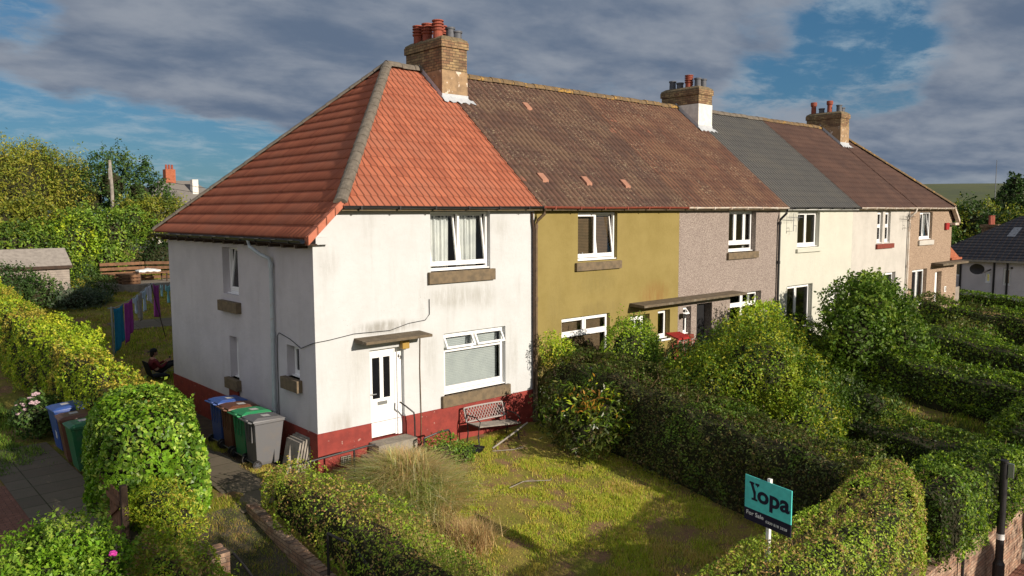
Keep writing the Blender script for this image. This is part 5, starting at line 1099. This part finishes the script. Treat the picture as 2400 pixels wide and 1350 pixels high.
cloth('towel', 'large magenta towel next to the teal towel', .28, .49, 1.30, (.36, .055, .30), seed=2, skew=-.3)
cloth('shirt', 'pale blue patterned shirt hanging right of the magenta towel', .52, .63, .62, (.48, .56, .66), 'shirt', 3)
cloth('towel', 'beige cloth hanging to a point between the pale shirts', .63, .73, .85, (.36, .33, .30), 'point', 4)
cloth('shirt', 'light blue top hanging left of the white sheet', .74, .86, .78, (.50, .62, .72), 'shirt', 5)
cloth('sheet', 'white pillowcase-like cloth at the top of the clothes prop', .86, 1.04, .62, (.66, .66, .74), 'towel', 6, .5)
cloth('towel', 'narrow magenta towel hanging right of the clothes prop', 1.05, 1.24, 1.25, (.34, .06, .28), seed=7)
cloth('shirt', 'pale mint top next to the second magenta towel', 1.27, 1.35, .45, (.35, .60, .62), 'shirt', 8)
cloth('shirt', 'turquoise top nearest the gable corner', 1.42, 1.56, .70, (.25, .55, .58), 'shirt', 9)

# ------------------------------------------------------------------ seated person in the back garden
def skinned(name, m, parent, nodes, edges, root=0, sub=2):
    me = bpy.data.meshes.new(name); org = ORG[parent]
    me.from_pydata([tuple(Vector(p[:3]) - org) for p in nodes], edges, []); me.materials.append(MATS[m])
    o = bpy.data.objects.new(name, me); sc.collection.objects.link(o); o.parent = parent; ORG[o] = org
    o.modifiers.new('skin', 'SKIN').use_smooth_shade = True
    if not me.skin_vertices:
        bpy.context.view_layer.objects.active = o; bpy.ops.mesh.customdata_skin_add()
    for i, p in enumerate(nodes): d = me.skin_vertices[0].data[i]; d.radius = (p[3], p[4] if len(p) > 4 else p[3]); d.use_root = i == root
    s_ = o.modifiers.new('sub', 'SUBSURF'); s_.levels = s_.render_levels = sub; return o
X0, Y0, Z0 = .12, 11.0, G(.1, 11.0)
def q(x, y, z): return (X0 + x, Y0 + y, Z0 + z)
pr = thing('person', 'person in dark red jacket and black cap sitting with a phone at the gable corner', 'person', (X0, Y0, Z0))
nd = [(*q(.20, 0, .30), .13, .12), (*q(.10, 0, .46), .12, .15), (*q(.06, 0, .62), .11, .17), (*q(.08, 0, .72), .05, .055), (*q(.10, 0, .77), .045, .05)]
ed = [(0, 1), (1, 2), (2, 3), (3, 4)]
def limb(pts, start):
    b = len(nd); nd.extend(pts); ed.append((start, b)); ed.extend((b + i, b + i + 1) for i in range(len(pts) - 1)); return b + len(pts) - 1
for s_ in (-1, 1):
    limb([(*q(.26, s_ * .09, .30), .085), (*q(.52, s_ * .12, .44), .068), (*q(.78, s_ * .12, .50), .058), (*q(.88, s_ * .12, .28), .048), (*q(.98, s_ * .12, .08), .036), (*q(1.10, s_ * .12, .04), .03)], 0)
    e = limb([(*q(.10, s_ * .19, .64), .052), (*q(.16, s_ * .25, .50), .044), (*q(.22, s_ * .26, .42), .040), (*q(.38, s_ * .17, .50), .032), (*q(.50, s_ * .07, .58), .022), (*q(.545, s_ * .06, .60), .024)], 2)
    for k in range(5):
        a = (k - 1.7) * .017; l = (.05, .058, .062, .056, .045)[k]
        if k == 0: limb([(*q(.545, s_ * .04, .625), .009), (*q(.57, s_ * .025, .645), .008)], e)
        else: limb([(*q(.575, s_ * .055, .60 + a), .009), (*q(.575 + l * .6, s_ * .035, .612 + a), .008), (*q(.57 + l * .7, s_ * .012, .622 + a), .007)], e)
skinned('body', 'skin', pr, nd, ed)
hc = q(.125, 0, .875)
B = MB(); vs = []; n, m = 20, 16
for j in range(m + 1):
    for k in range(n):
        th = math.pi * j / m; a = 2 * math.pi * k / n; x, y, z = math.sin(th) * math.cos(a), math.sin(th) * math.sin(a), math.cos(th)
        fx = .098 * x * (1 if x < 0 else .92); fy = .076 * y * (1 - .18 * max(-z, 0)); fz = .118 * z
        if x > .5: fx += .022 * math.exp(-((z + .12) ** 2) / .02 - (y ** 2) / .03) + .006 * math.exp(-((z + .55) ** 2) / .01 - y * y / .08) - .008 * math.exp(-((z - .08) ** 2) / .01 - ((abs(y) - .33) ** 2) / .02)
        fx += .02 * max(-z, 0) * max(x, 0); vs.append((hc[0] + fx, hc[1] + fy, hc[2] + fz))
B.add(vs, [(j * n + k, (j + 1) * n + k, (j + 1) * n + (k + 1) % n, j * n + (k + 1) % n) for j in range(m) for k in range(n)])
for s_ in (-1, 1): B.sphere((hc[0] - .005, hc[1] + s_ * .077, hc[2] - .01), (.018, .012, .03), 8, 6)
hd = B.build('head', 'skin', pr, smooth=True)
B = MB()
for s_ in (-1, 1): B.sphere((hc[0] + .079, hc[1] + s_ * .028, hc[2] + .012), (.010, .012, .007), 8, 5)
B.box(hc[0] + .090, hc[0] + .095, hc[1] - .022, hc[1] + .022, hc[2] - .067, hc[2] - .061); B.build('face_details', 'hair', hd)
MB().sphere((hc[0] - .018, hc[1], hc[2] + .022), (.100, .086, .112), 16, 10).sphere((hc[0] - .075, hc[1], hc[2] - .05), (.055, .065, .09), 10, 8).build('hair', 'hair', pr, smooth=True)
MB().lathe((hc[0] - .015, hc[1], hc[2] + .045), [(.105, 0), (.104, .035), (.085, .07), (.05, .09), (.0, .097)], 18).box(hc[0] - .20, hc[0] - .10, hc[1] - .06, hc[1] + .06, hc[2] + .03, hc[2] + .045).build('cap', 'jacket_black', pr, smooth=False)
jn = [(*q(.16, 0, .33), .17, .17), (*q(.09, 0, .48), .155, .19), (*q(.05, 0, .62), .13, .19), (*q(.07, 0, .70), .075, .08)]; je = [(0, 1), (1, 2), (2, 3)]
for s_ in (-1, 1):
    b = len(jn); jn += [(*q(.10, s_ * .20, .64), .066), (*q(.16, s_ * .255, .50), .058), (*q(.22, s_ * .265, .42), .054), (*q(.38, s_ * .175, .50), .044), (*q(.46, s_ * .10, .555), .034)]; je += [(2, b), (b, b + 1), (b + 1, b + 2), (b + 2, b + 3), (b + 3, b + 4)]
skinned('jacket', 'jacket_red', pr, jn, je)
tn = [(*q(.20, 0, .29), .155, .15), (*q(.13, 0, .40), .15, .17)]; te = [(0, 1)]
for s_ in (-1, 1):
    b = len(tn); tn += [(*q(.28, s_ * .09, .30), .10), (*q(.52, s_ * .12, .44), .08), (*q(.78, s_ * .12, .50), .07), (*q(.88, s_ * .12, .28), .06), (*q(.97, s_ * .12, .10), .052)]; te += [(0, b), (b, b + 1), (b + 1, b + 2), (b + 2, b + 3), (b + 3, b + 4)]
skinned('trousers', 'jacket_black', pr, tn, te)
o = MB().box(X0 + .575, X0 + .60, Y0 - .035, Y0 + .035, Z0 + .57, Z0 + .71).build('phone', 'black_iron'); tag(o, 'small dark phone held by the seated person', 'phone')
ch = thing('low_chair', 'low dark folding chair under the seated person', 'chair', (X0 + .15, Y0, Z0))
MB().box(X0 - .02, X0 + .48, Y0 - .26, Y0 + .26, Z0 + .13, Z0 + .16).build('seat', 'jacket_black', ch)
MB().add([(X0 - .02, Y0 - .26, Z0 + .16), (X0 - .02, Y0 + .26, Z0 + .16), (X0 - .15, Y0 + .26, Z0 + .62), (X0 - .15, Y0 - .26, Z0 + .62), (X0 - .05, Y0 - .26, Z0 + .16), (X0 - .05, Y0 + .26, Z0 + .16), (X0 - .18, Y0 + .26, Z0 + .62), (X0 - .18, Y0 - .26, Z0 + .62)], [(0, 1, 2, 3), (4, 7, 6, 5), (0, 3, 7, 4), (1, 5, 6, 2), (2, 6, 7, 3)]).build('backrest', 'jacket_black', ch)
for dx in (-.0, .46):
    for dy in (-.25, .25): MB().tube([(X0 + dx, Y0 + dy, Z0 + .15), (X0 + dx + (.05 if dx > .2 else -.08), Y0 + dy, Z0 - .01)], .014, 6).build('leg', 'black_iron', ch)

# ------------------------------------------------------------------ rear garden
t = thing('garden_shed', 'weathered wooden shed with felt roof at the back of the garden', 'shed', (-.2, 26, 1.75))
SX0, SX1, SY0, SY1, SZ0 = -1.7, 1.1, 25.0, 27.2, 1.7
B = MB(); k = 14
for i in range(k):
    z0_, z1_ = SZ0 + i * .105, SZ0 + (i + 1) * .105
    for (xa, ya, xb, yb, nx, ny) in ((SX0, SY0, SX1, SY0, 0, -1), (SX1, SY0, SX1, SY1, 1, 0), (SX1, SY1, SX0, SY1, 0, 1), (SX0, SY1, SX0, SY0, -1, 0)):
        B.quad((xa + nx * .02, ya + ny * .02, z0_), (xb + nx * .02, yb + ny * .02, z0_), (xb, yb, z1_), (xa, ya, z1_)); B.quad((xa, ya, z0_), (xb, yb, z0_), (xb + nx * .02, yb + ny * .02, z0_), (xa + nx * .02, ya + ny * .02, z0_))
zt = SZ0 + k * .105; ym = (SY0 + SY1) / 2
for xx in (SX0, SX1): B.add([(xx, SY0, zt), (xx, SY1, zt), (xx, ym, 3.78)], [(0, 1, 2)])
B.build('walls', 'shed_board', t)
B = MB()
for s_, ye in ((-1, SY0 - .14), (1, SY1 + .14)): B.add([(SX0 - .1, ye, zt - .08), (SX1 + .1, ye, zt - .08), (SX1 + .1, ym, 3.84), (SX0 - .1, ym, 3.84), (SX0 - .1, ye, zt - .04), (SX1 + .1, ye, zt - .04), (SX1 + .1, ym, 3.88), (SX0 - .1, ym, 3.88)], [(4, 5, 6, 7), (0, 1, 5, 4), (1, 2, 6, 5), (0, 4, 7, 3)])
B.build('roof', 'felt', t); MB().box(SX0 - .1, SX1 + .1, SY0 - .165, SY0 - .142, zt - .17, zt - .03).build('fascia', 'timber_dark', t)
t = thing('raised_patio', 'raised stone edged patio under the pallet sofa', 'patio', (4.4, 26, 1.5)); MB().add([(2.5, 25.6, 1.3), (3.9, 24.6, 1.3), (7.2, 24.8, 1.3), (7.2, 29, 1.3), (2.6, 29, 1.3), (2.5, 25.6, 2.08), (3.9, 24.6, 2.08), (7.2, 24.8, 2.08), (7.2, 29, 2.08), (2.6, 29, 2.08)], [(5, 6, 7, 8, 9), (0, 1, 6, 5), (1, 2, 7, 6), (2, 3, 8, 7), (3, 4, 9, 8), (4, 0, 5, 9)]).build('slab', 'concrete', t)
t = thing('pallet_sofa', 'brown corner sofa made of wooden pallets at the back of the garden', 'sofa', (4.3, 27.6, 2.08))
B = MB()
for i in range(4): z_ = 2.12 + i * .24; B.box(3.1, 5.2, 27.95, 27.99, z_, z_ + .15)
for i in range(4): z_ = 2.12 + i * .24; B.add([(5.25, 27.95, z_), (6.9, 26.7, z_), (6.9, 26.7, z_ + .15), (5.25, 27.95, z_ + .15), (5.27, 27.99, z_), (6.92, 26.74, z_), (6.92, 26.74, z_ + .15), (5.27, 27.99, z_ + .15)], [(0, 1, 2, 3), (4, 7, 6, 5), (3, 2, 6, 7)])
B.build('backrest', 'timber_brown', t)
B = MB()
for i in range(5): B.box(3.1, 5.3, 27.1 + i * .17, 27.22 + i * .17, 2.42, 2.46)
for z_ in (2.12, 2.26): B.box(3.1, 5.3, 27.05, 27.09, z_, z_ + .1)
B.build('seat', 'timber_brown', t)
t = thing('pallet_table', 'stacked wooden pallet table in front of the pallet sofa', 'table', (4.0, 25.7, 2.08))
for zl in (2.08, 2.24, 2.40):
    B = MB()
    for i in range(5): B.box(3.35 + i * .17, 3.47 + i * .17, 25.2, 26.3, zl + .11, zl + .14)
    for yy in (25.22, 25.75, 26.2): B.box(3.35, 4.16, yy, yy + .09, zl + .005, zl + .108)
    B.build('pallet', 'timber_brown', t)
t = thing('low_table', 'low dark table beside the pallet table', 'table', (4.9, 26.2, 2.08)); MB().box(4.3, 5.7, 25.9, 26.8, 2.50, 2.55).build('tabletop', 'timber_brown', t)
for a, b_ in ((4.35, 25.95), (5.6, 25.95), (4.35, 26.7), (5.6, 26.7)): MB().box(a, a + .06, b_, b_ + .06, 2.08, 2.50).build('leg', 'timber_dark', t)
o = MB(); V = []
for j in range(9):
    for i in range(13): V.append((4.35 + i * .085, 26.0 + j * .08, 2.56 + .09 * math.exp(-((i - 6) ** 2) / 18 - ((j - 4) ** 2) / 9) + .02 * math.sin(i * 1.7 + j)))
o.add(V, [(j * 13 + i, j * 13 + i + 1, (j + 1) * 13 + i + 1, (j + 1) * 13 + i) for j in range(8) for i in range(12)]); o = o.build('folded_sheet', 'white_paint', smooth=True); so_ = o.modifiers.new('s', 'SOLIDIFY'); so_.thickness = .09; so_.offset = 1; tag(o, 'crumpled white sheet lying on the low table at the back', 'sheet')
DG = 'dark bushes near the shed'
shrub('shed_bush', 'dark bush with sunlit sprigs in front of the shed', (-1.2, 23.2, 1.5), [(-1.6, 23.2, 2.35, 1.3, .9, .95), (-.6, 22.9, 2.0, 1.0, .8, .75), (-2.6, 23.0, 2.2, 1.0, .8, .9)], .10, 330, DEEP, 101, shoots=6, lump=.3, group=DG)
shrub('shed_bush', 'grey-green low bush right of the shed front', (.8, 22.5, 1.5), [(.6, 22.3, 1.75, 1.0, .7, .55), (1.5, 22.9, 1.7, .7, .6, .5)], .09, 380, np.array([(.07, .10, .06), (.10, .13, .08), (.05, .075, .045)]), 102, shoots=5, lump=.3, group=DG)
shrub('shed_bush', 'straggly bush in yellow light between the shed and the patio', (1.9, 25.2, 1.7), [(1.8, 25.4, 2.35, .55, .5, .8), (2.3, 24.6, 1.95, .6, .5, .7)], .08, 330, np.concatenate([YELLOW[:2], DEEP]), 103, shoots=8, lump=.35, group=DG, core=0)
TG = 'trees behind the garden'
def tree(label, base, spec, size, dens, pal, seed, r0=.16, **k): return shrub('tree', label, base, spec, size, dens, pal, seed, cat='tree', group=TG, trunk=r0, **k)
WIL = .78 * np.array([(.30, .31, .035), (.24, .27, .03), (.36, .33, .05), (.17, .21, .025)]); OLV = .78 * np.array([(.21, .23, .026), (.16, .19, .022), (.26, .25, .035), (.10, .13, .018)])
tree('pale yellow-green drooping willow at the left edge of the skyline', (1.2, 35, 2), [(.9, 34.5, 6.6, 2.6, 2.2, 2.6), (3.2, 34.6, 6.7, 1.6, 1.7, 2.3), (-1.6, 34.5, 6.2, 2.0, 2, 2.6), (2.0, 35, 7.8, 1.6, 1.3, 1.6), (.2, 34.5, 7.6, 1.5, 1.3, 1.6), (-3.2, 34.5, 6.4, 1.6, 1.6, 2.2)], .15, 170, WIL, 111, hang=.35, lump=.35, shoots=1.6, aspect=.3, core=.62)
tree('spiky dark green fruit tree beside the old pole', (5.7, 34, 2.2), [(5.5, 34, 7.0, 1.6, 1.3, 2.0), (7.0, 34.4, 6.5, 1.5, 1.3, 1.8), (4.5, 34.2, 6.3, 1.3, 1.2, 1.9), (6.1, 34, 5.4, 1.9, 1.4, 1.5), (8.1, 34.6, 6.1, 1.0, .9, 1.1)], .14, 150, DEEP * 1.25, 112, lump=.5, shoots=3.6, sparse=.30, core=.4)
tree('broad olive green tree in front of the willow', (-.6, 31, 2.2), [(-.6, 31, 4.9, 1.8, 1.5, 1.5), (1.0, 31.3, 4.7, 1.4, 1.3, 1.5), (-2.4, 31, 4.7, 1.6, 1.4, 1.6)], .14, 190, OLV, 113, lump=.4, shoots=1.5)
tree('leafy green tree just behind the shed roof', (-.6, 29, 2.1), [(-.4, 29, 3.6, 1.8, 1.1, 1.3), (-2.3, 28.8, 3.5, 1.5, 1.1, 1.4), (1.0, 29.4, 3.7, 1.1, .9, 1.3)], .13, 210, GREEN, 114, lump=.4, shoots=1.2)
tree('bright green tree right of the shed', (2.5, 29.4, 2.2), [(2.3, 29.2, 3.9, 1.1, .9, 1.6), (1.7, 28.6, 2.9, .8, .7, 1.1), (3.0, 29.6, 4.6, 1.0, .9, 1.1)], .13, 230, np.concatenate([GREEN, YELLOW[:2]]), 115, lump=.4, shoots=1.5)
tree('mid green tree left of the pallet sofa', (4.2, 29.6, 2.2), [(4.2, 29.6, 4.2, 1.2, .9, 1.3), (3.7, 29.0, 3.0, .9, .7, 1.0), (5.2, 30, 4.9, 1.1, .9, 1.0)], .13, 210, GREEN, 116, lump=.4, shoots=1.5)
tree('olive tree under the distant grey roof', (6.8, 31, 2.3), [(6.6, 31, 5.0, 1.3, 1.0, 1.3), (8.0, 31.4, 5.0, 1.2, 1.0, 1.3), (5.6, 31.2, 5.4, .9, .8, .8), (9.2, 31.6, 4.7, 1.0, .9, 1.2)], .13, 210, OLV, 117, lump=.4, shoots=2)
tree('very dark conifer behind the pallet sofa', (7.0, 30, 2.2), [(6.6, 30, 3.1, 1.5, .9, 1.2), (8.6, 30.3, 3.2, 1.4, 1, 1.3), (10.5, 30.5, 3.6, 1.4, 1, 1.5)], .12, 190, DEEP * .5, 118, lump=.3)
t = thing('old_pole', 'broken pale wooden pole standing among the trees at the left', 'pole', (5.05, 33.0, 2.3)); MB().tube([(5.0, 32.3, 2.0), (5.02, 32.3, 6.9), (4.98, 32.3, 8.35)], [.11, .09, .08], 8).tube([(4.93, 32.3, 7.3), (4.93, 32.3, 7.9)], .06, 6).build('pole', 'timber_grey', t)
o = thing('overhead_wires', 'thin overhead wires beside the distant grey roof', 'wire', (8, 60, 9))
for dz in (0, -.55): MB().tube([(14 + 12 * f, 60, 8.9 + dz - 1.4 * f - .3 * math.sin(math.pi * f)) for f in (0, .25, .5, .75, 1)], .018, 4).build('wire', 'gutter_black', o)
t = thing('distant_house', 'distant house with grey hipped roof and orange chimney behind the trees', 'house', (21, 72, 1.5))
MB().box(18.2, 26, 68, 76, 1, 6.5).build('wall', 'render_grey', t)
MB().add([(17.9, 67.7, 6.45), (26.3, 67.7, 6.45), (26.3, 76.3, 6.45), (17.9, 76.3, 6.45), (20.4, 72, 8.95), (23.8, 72, 8.95)], [(0, 1, 5, 4), (1, 2, 5), (2, 3, 4, 5), (3, 0, 4)]).build('roof', flat('roof_far_grey', (.20, .185, .165)), t)
c = MB().box(20.9, 21.9, 71.5, 72.4, 8, 10.1).build('chimney', 'brick_red', t)
for i in range(3): MB().lathe((21.1 + i * .3, 71.9, 10.1), [(.13, 0), (.11, .5), (0, .5)], 8).build('chimney_pot', 'pot_terracotta', c)
MB().box(22.9, 23.5, 69.5, 70.2, 6.5, 9.0).build('chimney', 'cement_white', t)
# right: slate roofed house
t = thing('slate_house', 'low house with dark slate roof and pale walls at the far right', 'house', (47, -2, -1))
B = MB(); HW = [(-3.1, -2.75, 1.4, 2.25), (-1.4, -1.1, 1.1, 1.7), (-.45, -.05, 1.0, 2.0), (2.6, 3.2, 1.1, 2.0)]
wallplane(B, -4.8, 12, -2, 2.5, HW, GM(45), .12); wallplane(B, 45, 54, -2, 2.5, [], lambda u_, d_, z_: (u_, 4.8 + d_, z_)); B.build('wall', 'render_far', t)
for a in HW: window(t, *a, GM(45), [(0, 1, .05, 1, 'fixed')], deep=.1)
RD = 'tile_dark_slate'
for nm, pts in (('roof', [(44.7, 4.0), None]),):
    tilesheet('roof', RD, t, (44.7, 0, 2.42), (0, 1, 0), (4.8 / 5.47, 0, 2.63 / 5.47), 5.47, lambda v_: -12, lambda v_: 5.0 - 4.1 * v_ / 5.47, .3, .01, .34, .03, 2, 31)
    MB().add([(44.7, 5.0, 2.42), (54.3, 5.0, 2.42), (49.5, .9, 5.05)], [(0, 1, 2)]).build('roof_end', flat('slate_plain', (.03, .031, .038)), t)
    MB().add([(54.3, 5.0, 2.42), (54.3, -12, 2.42), (49.5, -12, 5.05), (49.5, .9, 5.05)], [(0, 1, 2, 3)]).build('roof_rear', 'slate_plain', t)
MB().box(44.95, 45.0, -.05, .05, 2, 2.1).build('trim', 'gutter_black', t)
c = MB().box(58.5, 60.2, 5.2, 6.9, 2.5, 4.75).build('x', 'brick_red', None); bpy.data.objects.remove(c)
c = MB().box(50.4, 51.3, 2.5, 3.4, 2.0, 4.3).box(50.32, 51.38, 2.42, 3.48, 4.3, 4.5).build('chimney', 'brick_buff', t)
for i in range(3): MB().lathe((50.55 + i * .28, 2.95, 4.5), [(.12, 0), (.11, .55), (.13, .6), (0, .6)], 8).build('chimney_pot', 'pot_terracotta', c)
for y_ in (2.75, .92, .22): MB().tube([(44.95, y_, 2.5), (44.95, y_, -1)], .06, 6).build('downpipe', 'gutter_black', t)
w_ = MB().add([(47.2, 1.0, 3.83), (47.2, .55, 3.83), (48.2, .45, 4.38), (48.2, .9, 4.38)], [(0, 1, 2, 3)]).build('roof_window', 'steel', t)
MB().add([(44.65, 2.9, 2.35), (44.65, -12, 2.35), (44.65, -12, 2.47), (44.65, 2.9, 2.47)], [(0, 1, 2, 3)]).build('gutter', 'timber_grey', t)
d = thing('satellite_dish', 'dark satellite dish in front of the slate roofed house', 'dish', (43.5, 1.4, 2.0)); MB().tube([(44.95, 1.1, 1.9), (43.7, 1.2, 1.75), (43.6, 1.3, 2.0)], .04, 6).build('arm', 'black_iron', d)
B = MB(); vs = [(43.45, 1.35, 2.0)]; n = 18
for r_, dd in ((.2, .03), (.4, .08)): vs += [(43.45 - dd, 1.35 + r_ * math.cos(2 * math.pi * k / n), 2.0 + r_ * .78 * math.sin(2 * math.pi * k / n)) for k in range(n)]
B.add(vs, [(0, 1 + k, 1 + (k + 1) % n) for k in range(n)] + [(1 + k, 1 + n + k, 1 + n + (k + 1) % n, 1 + (k + 1) % n) for k in range(n)]).build('dish', 'black_iron', d)
t = thing('fence_panel', 'pale pinkish timber fence panel at the corner of the tan end house', 'fence', (37, .4, -.3))
B = MB()
for i in range(9): B.box(36.35 + i * .15, 36.49 + i * .15, .38, .41, -.6, 1.42)
B.build('boards', 'shed_board', t)
TR = 'trees beyond the end house'
def rtree(label, base, spec, size, dens, pal, seed, **k): return shrub('tree', label, base, spec, size, dens, pal, seed, cat='tree', group=TR, trunk=.2, **k)
rtree('dark broad tree right behind the tan end house', (57, 11.5, -1), [(57, 11.5, 2.6, 3, 2.2, 2.6), (57, 13.8, 3.3, 2, 1.8, 2.0), (58, 9.3, 3.2, 2.3, 1.9, 2.4)], .22, 75, DEEP, 121, lump=.4, shoots=.5)
rtree('green and gold tree above the slate roof', (62, 7.5, -1), [(62, 7.4, 3.9, 2.3, 2.0, 2.4), (63, 4.6, 3.6, 2.2, 1.9, 2.0), (62, 9.4, 4.0, 1.8, 1.6, 2.0)], .22, 80, np.concatenate([DEEP, OLV]), 122, lump=.4, shoots=.7)
rtree('pointed dark conifer rising above the far right trees', (70, 7.2, -1), [(70, 7.0, 4.0, 2.3, 2.3, 2.2), (70, 7.0, 6.2, 1.5, 1.5, 1.5), (70, 7.0, 7.6, .8, .8, 1.0)], .22, 80, DEEP * .8, 123, lump=.35, shoots=.5)
rtree('dark tree at the right edge above the slate roof ridge', (66, 1.6, -1), [(66, 2.4, 4.1, 2.4, 2, 2.2), (66, -.6, 4.2, 2.2, 2, 2.2), (64, -3, 3.4, 2, 2, 2.4)], .22, 80, DEEP, 124, lump=.4, shoots=.5)
rtree('small round dark tree on the hillside left of the big trees', (110, 38, -2), [(110, 38.5, 5.5, 3.4, 2.6, 2.6)], .4, 30, DEEP, 125, lump=.35, core=.6)
# red things in the brown house garden
t = thing('red_planter', 'red painted lattice planter with a red lid in front of the brown house', 'planter', (11.15, -.85, 0))
MB().add([(10.9, -1.1, 1.72), (11.5, -1.1, 1.72), (11.6, -.6, 1.80), (11.0, -.55, 1.82), (10.9, -1.1, 1.77), (11.5, -1.1, 1.77), (11.6, -.6, 1.85), (11.0, -.55, 1.87)], [(4, 5, 6, 7), (0, 3, 2, 1), (0, 1, 5, 4), (1, 2, 6, 5), (2, 3, 7, 6), (3, 0, 4, 7)]).build('lid', 'red_box', t)
B = MB()
for i in range(7):
    for s_ in (-1, 1): B.tube([(10.9 + i * .12, -1.05, .95), (10.9 + i * .12 + s_ * .25, -1.05, 1.65)], .018, 4)
for x_ in (10.92, 11.5): B.box(x_ - .03, x_ + .03, -1.07, -1.02, 0, 1.72)
B.build('lattice', flat('faded_red', (.42, .10, .07)), t)
# trees across the street, out of view, one shading the street wall, one added to shade the path
ST = 'street trees across the road'
def stree(label, base, spec, dens, seed, **k): return shrub('tree', label, base, spec, .16, dens, GREEN, seed, cat='tree', group=ST, trunk=.12, **k)
stree('leafy street tree shading the wall and hedge by the gate', (13.2, -21, -2.9), [(12.0, -21, 2.0, 2.2, 1.3, 2.0), (15.2, -21, 2.4, 2.6, 1.3, 2.2), (18.5, -21, 2.0, 2.4, 1.3, 2.0)], 26, 131, lump=.5, core=.3, sparse=.36)
stree('unseen leafy tree added to shade the garden path', (-.6, -17, -2.9), [(-1.4, -17, 2.9, 2.2, 1.0, 1.5), (.2, -17, 3.4, 1.1, .9, 1.25), (-.35, -17, 4.3, .95, .8, 1.1), (-2.6, -17.2, 7.7, 1.7, .9, 1.9), (-2.2, -17, 5.2, .9, .6, 1.3)], 70, 132, lump=.4, core=.7)
